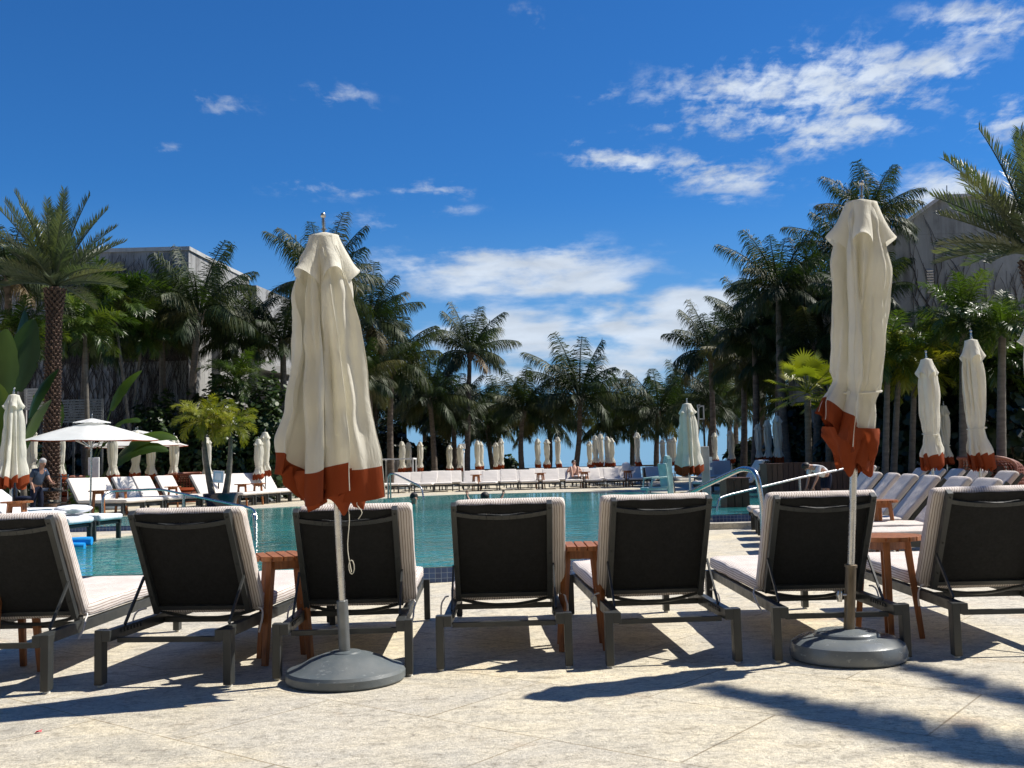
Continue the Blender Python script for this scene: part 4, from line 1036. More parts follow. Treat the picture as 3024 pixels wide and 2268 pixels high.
PALMS = [  # px, py crown heart, Y, reach px, crown, base px, label
    (475, 975, 34.6, 190, 2, 470, 'dark coconut palm in front of the shaded face of the stained building'),
    (255, 1010, 32, 185, 4, 262, 'dark coconut palm close behind the date palm trunk on the right side'),
    (690, 1010, 35.5, 170, 1, 700, 'coconut palm right of the drooping one, before the sunlit building side'),
    (25, 830, 29, 220, 3, 40, 'dark coconut palm at the left edge behind the paddle leaves'),
    (587, 930, 33.5, 235, 0, 562, 'coconut palm with drooping fronds before the corner of the vine stained building'),
    (962, 850, 37, 215, 1, 985, 'coconut palm whose fronds rise behind the top of the loose near parasol'),
    (835, 1010, 36, 190, 2, 826, 'stocky coconut palm left of the loose near parasol, above the sea grape hedge'),
    (1090, 960, 41, 185, 3, 1100, 'coconut palm right of the loose near parasol with fronds against white cloud'),
    (1160, 1085, 43, 190, 4, 1157, 'coconut palm with yellowing fronds right of the loose near parasol'),
    (1060, 1120, 40, 170, 0, 1075, 'low coconut palm close behind the right side of the loose near parasol'),
    (1270, 1185, 47, 165, 1, 1285, 'dark coconut palm under the tall middle palm, leaning left'),
    (1340, 1230, 50, 150, 2, 1345, 'low dark coconut palm behind the white camera post'),
    (1388, 1045, 49, 165, 3, 1380, 'tall slender coconut palm alone against the sky left of centre'),
    (1440, 1260, 52, 130, 4, 1462, 'small coconut palm left of the leaning thin trunk at centre'),
    (1545, 1215, 49, 140, 0, 1546, 'coconut palm with one brown hanging frond at centre'),
    (1712, 1180, 49, 200, 1, 1695, 'broad coconut palm with upright fronds right of centre'),
    (1945, 1225, 49, 160, 2, 1940, 'coconut palm with spiky upright fronds left of the greenish parasol'),
    (2098, 1045, 44, 175, 3, 2112, 'slender coconut palm rising right of the grey column mast'),
    (2110, 1200, 47, 150, 4, 2100, 'low coconut palm directly behind the grey column mast'),
    (2195, 1075, 41, 170, 0, 2196, 'coconut palm with thin dark trunk, second right of the column mast'),
    (2225, 985, 38, 175, 1, 2226, 'coconut palm filling the gap left of the big right palm mass'),
    (2300, 860, 33, 205, 2, 2332, 'tall broad coconut palm at the left edge of the right palm mass'),
    (2415, 890, 34, 200, 3, 2425, 'coconut palm partly hidden by the left side of the tied near parasol'),
    (2400, 1030, 33, 170, 4, 2408, 'lower coconut palm left of the tied near parasol, above the fan palm'),
    (2572, 655, 29, 195, 0, 2590, 'tallest coconut palm, behind the top of the tied near parasol'),
    (2250, 1150, 42, 140, 1, 2262, 'short dark coconut palm above the three tied parasols'),
    (2330, 1190, 40, 140, 2, 2340, 'short shaded coconut palm left of the bright fan palm'),
    (2555, 900, 30, 190, 3, 2560, 'coconut palm hidden behind the tied near parasol body'),
]
for k, (px, py, Y, rc, c, bp, lab) in enumerate(PALMS):
    palm('coconut_palm', px, py, Y, rc, CR[c], lab, bpx=bp, r0=.15, r1=.095, bend=(random.Random(k).uniform(-.15, .15), 0))
BACK = [(905, 1150), (985, 1200), (1045, 1240), (1115, 1185), (1195, 1215), (1250, 1250), (1330, 1262), (1475, 1268), (1620, 1270), (1800, 1275), (1868, 1262), (2025, 1240), (2160, 1220), (2300, 1090), (2350, 980), (2480, 1010), (2500, 780), (2620, 860), (2180, 1140)]
for k, (px, py) in enumerate(BACK):
    palm('coconut_palm', px, py-22, (54 if px < 2200 else 38)+.3*(k % 3), 140+10*(k % 3) if px < 2200 else 190, CR[(k*2+1) % 5], 'dark back row coconut palm, %s from the left in the back row' % NUM[k], r0=.15, r1=.10, bend=(.1*((k % 3)-1), 0), group='back row coconut palms')
palm('date_palm', 162, 848, 26, 272, DATE, 'tall date palm with rough brown trunk on the left', bpx=148, r0=.17, r1=.15, tm='dtrunk', kind='date', group='date palms')
palm('date_palm', 3070, 760, 17, 400, DATE, 'date palm reaching in from the right edge before the grey gabled building', z0=0, bpx=3110, r0=.23, r1=.21, tm='dtrunk', kind='date', group='date palms', rz=1.1)
root = empty('date_palm', (8.38, 4.08, 0), 0, 'date palm beyond the right edge that shades the foreground paving', 'palm tree', 'date palms')
trunk_mesh(root, V((.2, 0, 7.6)), .25, .22, M['dtrunk'], (0, 0), 'date'); use_crown(SHADE, root, V((.2, 0, 7.65)), 1.0, 0.0)
ADL = [(60, 1010, 27, 150, 0, 70, 'green feather palm between the left edge parasol and the date palm trunk', .07), (2765, 1070, 25, 165, 0, 2770, 'dark feather palm between the two tall tied right parasols', .08), (2905, 1090, 24.5, 165, 1, 2910, 'low dark feather palm right of the tallest tied parasol', .08), (250, 985, 30, 150, 1, 262, 'dark feather palm just right of the date palm trunk', .07), (480, 985, 34.5, 150, 0, 470, 'shaded feather palm left of the drooping coconut palm', .07), (335, 905, 32, 165, 0, 400, 'green feather palm between the date palm and the stained building', .05), (420, 1000, 33, 130, 1, 372, 'smaller feather palm with pale slim trunk before the stained wall', .05),
       (700, 1130, 33.5, 120, 0, 705, 'short feather palm at the foot of the sunlit building side', .08), (2845, 960, 23, 165, 1, 2850, 'dark feather palm with bright upright centre before the gabled building', .09), (2960, 985, 22, 150, 0, 2960, 'dark feather palm near the right edge below the date palm', .09)]
for px, py, Y, rc, c, bp, lab, r in ADL:
    palm('feather_palm', px, py, Y, rc, ADON[c], lab, bpx=bp, r0=r*1.2, r1=r*.8, tm='gtrunk', kind='plain', group='feather palms', z0=UP if px < 2000 else 0)
# clump right: bright feather palm with three trunks
b = atx(2625, 23.5, 0); cl = empty('feather_palm', b, 0, 'bright green feather palm clump with pale trunks right of the tied parasol', 'palm tree', 'feather palms')
for k, (bx, tx, ty, s) in enumerate([(2612, 2622, 1062, 165), (2635, 2655, 1072, 185), (2690, 2700, 1110, 150)]):
    q = atx(bx, 23.5+.4*k, 0)-b; t = at(tx, ty, 23.5+.4*k)-b
    mb = MB(); mb.tube([q.lerp(t, j/14) for j in range(15)], [.082*(1-.3*j/14)*(1+.06*(j % 2)) for j in range(15)], 10); mb.build('trunk', M['gtrunk'], cl, 50)
    use_crown((ADON+LIME)[(k+1) % 4] if k != 1 else LIME[0], cl, t, s*23.5/FPX, 1.3*k)
palm('fan_palm', 2385, 1165, 26, 130, FAN, 'bright yellow green fan palm left of the tied near parasol', bpx=2392, r0=.09, r1=.08, tm='gtrunk', kind='plain', group='fan palms')
palm('fan_palm', 2448, 1180, 27, 110, FAN, 'second fan palm close behind the left flank of the tied parasol', bpx=2450, r0=.09, r1=.08, tm='gtrunk', kind='plain', group='fan palms')
# potted twin palms
pp = atx(652, 24.8, UP); pr = empty('potted_palm', pp, 0, 'navy pot with two lime green palms leaning apart', 'potted palm')
mb = MB(); mb.lathe([(.0001, 0), (.30, 0), (.33, .04), (.40, .30), (.42, .36), (.42, .40), (.38, .40), (.37, .34), (.0001, .33)], 32); mb.build('pot', M['pot'], pr, 40)
for k, (bx, tx, ty, rc) in enumerate([(628, 600, 1245, 112), (665, 680, 1265, 104)]):
    q = atx(bx, 24.8, UP+.33)-pp; t = at(tx, ty, 24.8)-pp; m_ = q.lerp(t, .5)+V(((-.10, .10)[k], 0, 0))
    mb = MB(); mb.tube([q*(1-s)**2+m_*2*s*(1-s)+t*s*s for s in [j/14 for j in range(15)]], [.085*(1-.55*j/14)*(1+.04*(j % 2)) for j in range(15)], 10); mb.build('trunk', M['gtrunk'], pr, 50)
    use_crown(LIME[k], pr, t, rc*24.8/FPX, .5+k)
# shrubs
def leaf_cloud(name, seed, rx, ry, rz, n, leaf, mat, parent=None, round_=True, floor=True):
    rg = random.Random(seed); mb = MB()
    for i in range(n):
        d = V((rg.gauss(0, 1), rg.gauss(0, 1), rg.gauss(0, 1))).normalized()
        if floor and d.z < -.25: d.z = -d.z
        k = 1 + .28*noise.noise(d*2.2+V((seed, 0, 0))) + .16*noise.noise(d*5+V((0, seed, 0)))
        r = k*(1-.35*rg.random()**2)
        p = V((d.x*rx*r, d.y*ry*r, d.z*rz*r))
        nrm = (d+V((rg.uniform(-.8, .8), rg.uniform(-.8, .8), rg.uniform(-.3, .9)))).normalized()
        a = nrm.orthogonal().normalized(); a.rotate(Matrix.Rotation(rg.uniform(0, 6.28), 3, nrm)); b = nrm.cross(a)
        s = leaf*rg.uniform(.6, 1.25); mb.tint = rg.uniform(.02, .9)
        if round_: v = [p+a*s*c_+b*s*s_*.85 for c_, s_ in ((1, 0), (.5, .8), (-.5, .8), (-1, 0), (-.5, -.8), (.5, -.8))]
        else: v = [p+a*s*1.4, p+b*s*.45, p-a*s*1.4, p-b*s*.45]
        mb.face([mb.add(q) for q in v])
    return mb.build(name, mat, parent)
def shrub(px, Y, wpx, ytop, n, leaf, mat, label, z0=UP, seed=1, depth=1.0, group='shrubs', core=True):
    p = atx(px, Y, z0); rx = wpx*Y/FPX/2; h = at(px, ytop, Y).z - z0
    root = empty('shrub', p, 0, label, 'shrub', group)
    f = leaf_cloud('foliage', seed, rx*.92, depth, h*.86, n, leaf, mat, root); f.location = (0, 0, h*.08)
    st = MB(); rg = random.Random(seed)
    for k in range(6):
        a = rg.uniform(0, 6.28); r = rg.uniform(.2, .7); st.tube([(.05*math.cos(a), .05*math.sin(a), 0), (rx*r*.5*math.cos(a), depth*r*.5*math.sin(a), h*.4), (rx*r*math.cos(a), depth*r*math.sin(a), h*.75)], [.05, .035, .012], 6)
    st.build('stems', M['trunk'], root, 60)
    return root
shrub(470, 33, 210, 1165, 4200, .085, M['shrub'], 'sea grape shrub behind the potted palms, left end of the hedge', seed=1, depth=1.2)
shrub(640, 33.2, 300, 1128, 5600, .085, M['shrub'], 'tall leafy sea grape shrub behind the lime palms, middle of the hedge', seed=2, depth=1.3)
shrub(800, 33.6, 220, 1118, 4600, .085, M['shrub'], 'sea grape shrub at the right end of the hedge, beside the loose parasol', seed=3, depth=1.3)
shrub(1500, 50.5, 90, 1345, 1200, .10, M['shrub'], 'small sea grape at the railing left of the middle trunks', seed=4, depth=.8)
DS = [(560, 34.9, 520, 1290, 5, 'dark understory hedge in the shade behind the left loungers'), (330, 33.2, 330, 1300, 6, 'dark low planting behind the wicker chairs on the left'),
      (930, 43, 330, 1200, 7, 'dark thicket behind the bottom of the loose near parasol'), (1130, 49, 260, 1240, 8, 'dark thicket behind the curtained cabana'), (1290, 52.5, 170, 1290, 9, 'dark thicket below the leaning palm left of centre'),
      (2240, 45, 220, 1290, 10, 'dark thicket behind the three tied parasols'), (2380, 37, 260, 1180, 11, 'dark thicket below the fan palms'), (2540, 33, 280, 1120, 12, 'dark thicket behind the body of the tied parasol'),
      (2770, 26.5, 360, 965, 13, 'tall hedge coloured for deep shade below the gabled building, left half'), (2980, 25.0, 360, 950, 14, 'tall hedge coloured for deep shade below the gabled building, right half'), (2610, 27.5, 260, 985, 17, 'tall hedge coloured for deep shade right of the tied parasol, behind the pale trunks'), (60, 30, 260, 1290, 15, 'dark planting behind the left edge parasol'), (700, 33.4, 130, 1350, 16, 'clipped low hedge left of two tied parasols')]
for px, Y, wp, yt, sd, lab in DS: shrub(px, Y, wp, yt, 3600, .13, M['shaded_shrub'], lab, seed=sd, depth=1.4, group='dark understory shrubs', z0=UP if px < 2500 else 0)
shrub(250, 25.2, 90, 1400, 500, .07, M['adon'], 'low bright green bushes at the foot of the date palm', seed=31, depth=.5, group='small green bushes')

# banana / traveller plants
def paddle(mb, base, az, e0, stem, L, W, droop, rg, tint):
    N = 14; pos = V(base); d = V((math.cos(e0)*math.cos(az), math.cos(e0)*math.sin(az), math.sin(e0))); mb.tint = tint
    tip = pos+d*stem; mb.tube([pos, pos.lerp(tip, .5), tip], [.035, .028, .02], 6, False)
    pos = tip; rows = []; roll = rg.choice((-1, 1))*rg.uniform(.3, .8)
    for k in range(N+1):
        s = k/N; e = e0-droop*s**1.4; d = V((math.cos(e)*math.cos(az), math.cos(e)*math.sin(az), math.sin(e)))
        sd = V((-math.sin(az), math.cos(az), 0)); up = sd.cross(d); sd = sd*math.cos(roll)+up*math.sin(roll); up = sd.cross(d)
        w_ = W*math.sin(PI*(.06+.93*s))**.6*.5
        wl = w_*rg.uniform(.9, 1.05); wr = w_*rg.uniform(.9, 1.05); v_ = -.25 if up.z > 0 else .25
        rows.append((pos-sd*wl-up*v_*wl*.0+up*wl*.28, pos-sd*wl*.5+up*wl*.16, pos, pos+sd*wr*.5+up*wr*.16, pos+sd*wr+up*wr*.28)); pos = pos+d*(L/N)
    mb.grid(rows, False)
def paddle_plant(name, px, Y, z0, leaves, label):
    p = atx(px, Y, z0); root = empty(name, p, 0, label, 'plant', 'banana like plants'); rg = random.Random(int(px))
    for (az, e0, stem, L, W, dr, ti) in leaves:
        mb = MB(); paddle(mb, (.08*math.cos(az), .08*math.sin(az), 0), az, e0, stem, L, W, dr, rg, ti); mb.build('leaf', M['banana'], root, 60)
    return root
paddle_plant('giant_bird_of_paradise', 8, 21, UP, [(-1.4, 1.5, 1.5, 1.35, .55, .25, .65), (-.6, 1.5, 1.2, 1.3, .45, .4, .35), (2.6, 1.35, 2.2, 1.4, .6, .4, .3), (-2.2, 1.4, 1.1, 1.2, .5, .4, .75), (.5, 1.38, 1.5, 1.2, .4, .7, .3), (-.2, 1.5, .8, 1.0, .4, .3, .8)], 'giant paddle leaved plant rising at the left edge')
paddle_plant('giant_bird_of_paradise', 0, 24.5, UP, [(.0, 1.48, 3.0, 1.8, .75, .35, .05), (1.2, 1.5, 3.4, 1.7, .8, .3, .05), (-1.0, 1.45, 2.8, 1.7, .75, .4, .1), (3.0, 1.4, 3.0, 1.8, .75, .5, .1), (.4, 1.35, 2.4, 1.4, .5, .7, .1)], 'darker taller paddle leaved plant behind the first at the left edge')
paddle_plant('banana_plant', 215, 28.5, UP, [(.1, .9, 1.7, 2.0, .6, 1.6, .45), (-.5, 1.0, 2.0, 1.8, .55, 1.6, .3), (.6, 1.25, 2.9, 1.5, .5, .8, .5), (2.4, 1.2, 2.5, 1.5, .5, 1.0, .3), (-1.7, 1.2, 2.2, 1.5, .5, 1.1, .55), (.0, .85, 1.4, 1.9, .55, 1.5, .25)], 'banana plant with drooping ragged leaves right of the date palm trunk')

# ------------------------------------------------------------------ buildings
def extr(name, poly, z0, z1, mat, parent): mb = MB(); mb.prism(poly, z0, z1); return mb.build(name, mat, parent)
c0 = at(557, 728, 36); HB = c0.z
bl = empty('stained_building', (c0.x-5, 40, 0), 0, 'blocky white concrete building with dark vine stains on the left', 'building')
ox, oy = bl.location.x, bl.location.y
def rel(x, y): return (x-ox, y-oy)
xA = c0.x; c1 = at(735, 818, 42); xB = c1.x
extr('wall', [rel(xA-14, 36), rel(xA, 36), rel(xA+.16, 38.2), rel(xA-.14, 38.25), rel(xA-.05, 39.0), rel(xA+.28, 38.95), rel(xB, 42), rel(xA-14, 42)], 0, HB-.14, M['wall'], bl)
extr('parapet', [rel(xA-14.05, 35.95), rel(xA+.05, 35.95), rel(xA+.23, 38.2), rel(xB+.06, 42.05), rel(xA-14.05, 42.05)], HB-.14, HB, M['wallw'], bl)
extr('rear_wing', [rel(xA-14, 42.06), rel(xB+.3, 42.06), rel(xB+1.5, 50), rel(xA-14, 50)], 0, at(800, 865, 44).z, M['wall'], bl)
q0 = at(742, 1085, 42.5); q1 = at(900, 1128, 45)
mb = MB(); mb.bar((q0.x-ox, q0.y-oy, q0.z), (q1.x-ox+.8, q1.y-oy, q1.z), 1.6, .28); mb.build('balcony_slab', M['wallw'], bl)
mb = MB(); mb.bar((q0.x-ox, q0.y-oy, q0.z-1.0), (q1.x-ox+.8, q1.y-oy, q1.z-1.0), 1.5, .9); mb.build('recess_shade', M['black'], bl)  # solid black block stands in for the shade under the slab
def vines(name, n, x0, x1, z0, z1, y, label, seed, leafs=True, axis='x', y1=None):
    rg = random.Random(seed); mb = MB()
    for k in range(n):
        x = x0+(x1-x0)*rg.random(); z = z0 if rg.random() < .6 else z0+(z1-z0)*rg.random()*.6; pts = []
        ht = (z1-z)*rg.uniform(.35, 1.0); m_ = int(ht/.22)+3; dx = rg.uniform(-.05, .05)
        for j in range(m_):
            t = (x-x0)/(x1-x0); pts.append((x, y+((y1-y)*t if y1 is not None else 0)-.03-.01*rg.random(), z)); z += ht/m_; dx = dx*.75+rg.gauss(0, .045); x = min(x1, max(x0, x+dx))
        mb.tube(pts, [.016*(1-.7*j/m_)*rg.uniform(.8, 1.2) for j in range(m_)], 4, False)
        if leafs and rg.random() < .0:
            for q in pts[len(pts)//3:]:
                for _ in range(3):
                    a = V((rg.gauss(0, .14), -abs(rg.gauss(0, .05))-.02, rg.gauss(0, .14)))+V(q); s = rg.uniform(.04, .09)
                    mb.face([mb.add(a+V((s, 0, 0))), mb.add(a+V((0, -.03, s))), mb.add(a+V((-s, 0, 0))), mb.add(a+V((0, -.03, -s)))])
    return tag(mb.build(name, M['vine']), label, 'vine', 'climbing vines')
vines('climbing_vine', 420, xA-9, xA-.02, 0.2, HB-.1, 36, 'dark dry vine covering the shaded front of the stained building', 3)
vines('climbing_vine', 420, xA-4.5, xA-.02, HB*.55, HB-.02, 35.97, 'dense dry vine mat along the top of the stained building', 4)
g0 = at(2775, 586, 30); gx0 = at(2560, 900, 30).x; gx1 = g0.x+9
GB = empty('gabled_building', (g0.x, 33, 0), 0, 'grey stucco building with a low gable roof on the right', 'building')
prof = [(gx0, 0), (gx1, 0), (gx1, g0.z*.86), (g0.x+.9, g0.z+.02), (g0.x, g0.z), (at(2700, 640, 30).x, at(2700, 640, 30).z), (at(2570, 742, 30).x, at(2570, 742, 30).z), (gx0, at(2560, 750, 30).z)]
mb = MB(); a = [mb.add((x-g0.x, -3, z)) for x, z in prof]; b = [mb.add((x-g0.x, 6, z)) for x, z in prof]; n = len(prof)
mb.face(a); mb.face(b[::-1])
for k in range(n): mb.face((a[k], b[k], b[(k+1) % n], a[(k+1) % n]))
mb.build('wall', M['wall2'], GB)
mb = MB()
for k in range(2, n-1):
    x, z = prof[k]; x1, z1 = prof[k+1]; mb.bar((x-g0.x, -2.9, z+.03), (x1-g0.x, -2.9, z1+.03), .5, .09, up=V((0, 0, 1)))
mb.build('roof_edge', M['greyp'], GB)
lv = at(2748, 830, 29.95); mb = MB()
for k in range(9): mb.box((lv.x-g0.x, -3.02, lv.z-.32+.08*k), (.2, .05, .045), Matrix.Rotation(.5, 3, 'X'))
mb.build('vent_louvre', M['greyp'], GB)
for px, py0, py1 in ((2800, 583, 545), (2728, 618, 598)):
    q = at(px, py0+6, 30); q1 = at(px, py1, 30); mb = MB(); mb.tube([(q.x-g0.x, -2.9, q.z), (q1.x-g0.x, -2.9, q1.z)], .014, 5); mb.build('lightning_rod', M['black'], GB)
vines('climbing_vine', 380, at(2790, 800, 30).x, gx1-1, .3, g0.z*.80, 30.0, 'dark dry vine on the lower right wall of the gabled building', 7)
vines('climbing_vine', 30, at(2690, 800, 30).x, at(2900, 700, 30).x, 3.5, g0.z-.3, 30.0, 'thin bare vine strands high on the gabled building', 8, False)
HT = empty('bounce_block', (0, -16, 0), 0, 'unseen cream block with balconies added behind the camera to bounce light', 'building')  # added out of view to cut sky fill and bounce warm light forward
extr('wall', [(-32, -10), (32, -10), (32, 0), (-32, 0)], 0, 27, M['wallc'], HT)
for k in range(8):
    mb = MB(); mb.box((0, .8, 3.2+3.2*k), (62, 1.6, .22)); mb.build('balcony', M['wallc'], HT)
    for j in range(16):
        mb = MB(); mb.box((-29+j*3.87, .03, 1.45+3.2*k), (2.4, .06, 2.2)); mb.build('window', M['glass'], HT)
# slatted fences by the left building
def slat_fence(px0, px1, yt, yb, Y, mat, label, n=9, th=.05):
    a = at(px0, yb, Y); b = at(px1, yb, Y); h = at(px0, yt, Y).z; z0 = a.z
    root = empty('slatted_fence', ((a.x+b.x)/2, Y, UP), 0, label, 'fence'); o = root.location
    mb = MB()
    for k in range(n): z = z0+(h-z0)*(k+.5)/n; mb.box((0, 0, z-o.z), (b.x-a.x, .03, th))
    mb.build('slats', mat, root)
    for k in range(4): x = a.x+(b.x-a.x)*k/3; mb = MB(); mb.box((x-o.x, .04, (h-o.z)/2), (.06, .05, h-o.z)); mb.build('post', mat, root)
slat_fence(175, 300, 1180, 1250, 31, M['sleeve'], 'grey louvred fence right of the date palm trunk', 9)
slat_fence(-40, 130, 1150, 1215, 27, M['greyp'], 'white slatted stair fence behind the left edge parasol', 8, .06)
for k, px in enumerate((712, 745)):
    q = atx(px, 33.8, UP); mb = MB(); mb.box((0, 0, .9), (.30, .10, 1.8)); tag(mb.build('privacy_screen', M['white'], loc=q, bevel=.01), ['left', 'right'][k] + ' white panel glimpsed behind the low hedge by two tied parasols', 'screen', 'white screens')

# ------------------------------------------------------------------ wicker pods, sign, board, cart, float
def wicker_pod(px, Y, z0, rz, label, hpx):
    p = atx(px, Y, z0); root = empty('wicker_chair', p, rz, label, 'chair', 'wicker pod chairs')
    H = hpx*Y/FPX; R = .62
    rows = []; NA = 26
    for k in range(15):
        t = k/14; z = .08+(H-.08)*t; hood = max(0, (t-.62)/.38)
        span = 1.05*PI*(1-.18*hood) ; r = R*(1+.08*math.sin(PI*t)) ; fwd = .45*hood**2
        row = []
        for a in range(NA+1):
            th = PI/2 - span/2 + span*a/NA; row.append((r*math.cos(th)*(1-.25*hood**2), r*math.sin(th)*(1-.35*hood**2)-fwd, z-.10*hood**3))
        rows.append(row)
    sh = MB()
    for r in rows[::1]: sh.tube(r, .013, 5)
    for a in range(0, NA+1): sh.tube([r[a] for r in rows], .015, 5)
    sh.tube([r[0] for r in rows]+rows[-1]+[r[-1] for r in rows[::-1]], .035, 8)
    sh.build('shell', M['wicker'], root, 60)
    mb = MB(); mb.lathe([(.0001, .05), (.52, .05), (.58, .2), (.58, .36), (.0001, .37)], 24); mb.build('seat_base', M['wicker'], root, 40)
    mb = MB(); mb.lathe([(.0001, .37), (.50, .375), (.54, .42), (.50, .48), (.0001, .50)], 24); mb.build('seat_cushion', M['orange'], root, 50)
    return root
wicker_pod(218, 27.5, UP, R_(75), 'brown wicker pod chair with curled hood behind the open parasol pole', 108)
wicker_pod(532, 30, UP, R_(60), 'brown round wicker pod chair behind the tied parasol left of the potted palms', 100)
wicker_pod(2925, 21.5, 0, R_(-60), 'dark reddish wicker pod chair behind the tallest right parasol', 145)
q = atx(645, 28.0, UP); sb = empty('sign_board', q, 0, 'pale blue sign board on a stand behind the potted palms', 'sign')
zc = at(645, 1408, 28.0).z-UP; mb = MB(); mb.box((0, 0, zc), (.30, .02, .34), Matrix.Rotation(.08, 3, 'Y')); mb.build('board', M['white'], sb)
mb = MB(); mb.box((0, -.012, zc), (.26, .008, .30), Matrix.Rotation(.08, 3, 'Y')); pn = mb.build('print', M['sign'], sb)
mb = MB(); mb.box((0, -.018, zc+.01), (.17, .004, .18), Matrix.Rotation(.08, 3, 'Y')); mb.build('print_panel', simple('pale_print', (.55, .7, .8), .5), pn)
mb = MB(); mb.tube([(0, .02, 0), (0, .02, zc)], .02, 8); mb.lathe([(.0001, 0), (.15, 0), (.15, .02), (.02, .04)], 16); mb.build('stand', M['black'], sb)
q = atx(276, 27.8, UP); mb = MB(); mb.box((0, 0, .75), (.30, .05, 1.3)); mb.box((0, 0, .05), (.4, .3, .08)); tag(mb.build('white_screen', M['white'], loc=q, bevel=.008), 'plain white standing screen between the wicker chair and open parasol pole', 'screen')
q = atx(150, 25.5, UP); ct = empty('service_cart', q, 0, 'dark service cart with trays right of the man in blue', 'cart')
for z in (.25, .55, .9): mb = MB(); mb.box((0, 0, z), (.72, .45, .025)); mb.build('shelf', M['black'], ct)
for sx in (-1, 1):
    for sy in (-1, 1):
        mb = MB(); mb.tube([(sx*.34, sy*.2, .08), (sx*.34, sy*.2, .95)], .015, 6); mb.build('upright', M['chrome'], ct)
        mb = MB(); mb.lathe([(.0001, -.02), (.05, -.02), (.05, .02), (.0001, .02)], 12); wh = mb.build('wheel', M['black'], ct, loc=(sx*.34, sy*.2, .05)); wh.rotation_euler = (PI/2, 0, 0)
for k, (x, y, z, m_) in enumerate([(-.2, -.05, .565, 'white'), (.15, 0, .565, 'chrome'), (.1, -.05, .265, 'chrome')]):
    mb = MB(); mb.lathe([(.0001, 0), (.13, 0), (.15, .06), (.14, .065), (.12, .02), (.0001, .02)], 20); tag(mb.build('serving_tray', M[m_], loc=q+V((x, y, z))), ['white tray on the middle shelf of the service cart', 'steel tray on the middle shelf of the service cart', 'steel tray on the bottom shelf of the service cart'][k], 'tray')
fl = ground(248, 1612, WZ); mb = MB()
mb.tube([(-.35, 0, .05), (-.2, -.02, .06), (0, 0, .065), (.1, .01, .06)], .055, 12); mb.tube([(-.35, -.12, .0), (-.15, -.14, .01), (.06, -.12, .0)], .05, 12)
tag(mb.build('pool_float', M['floatm'], loc=fl, smooth=60), 'bright blue foam float in the water at the left', 'pool float')
q = ground(113, 2165); mb = MB()
mb.grid([[(-.012, -.008, .002), (0, -.010, .012), (.014, -.004, .004)], [(-.010, .006, .008), (.002, .008, .004), (.012, .010, .012)]], False); tag(mb.build('petal', M['petal'], loc=q), 'tiny red petal lying on the paving at lower left', 'petal')

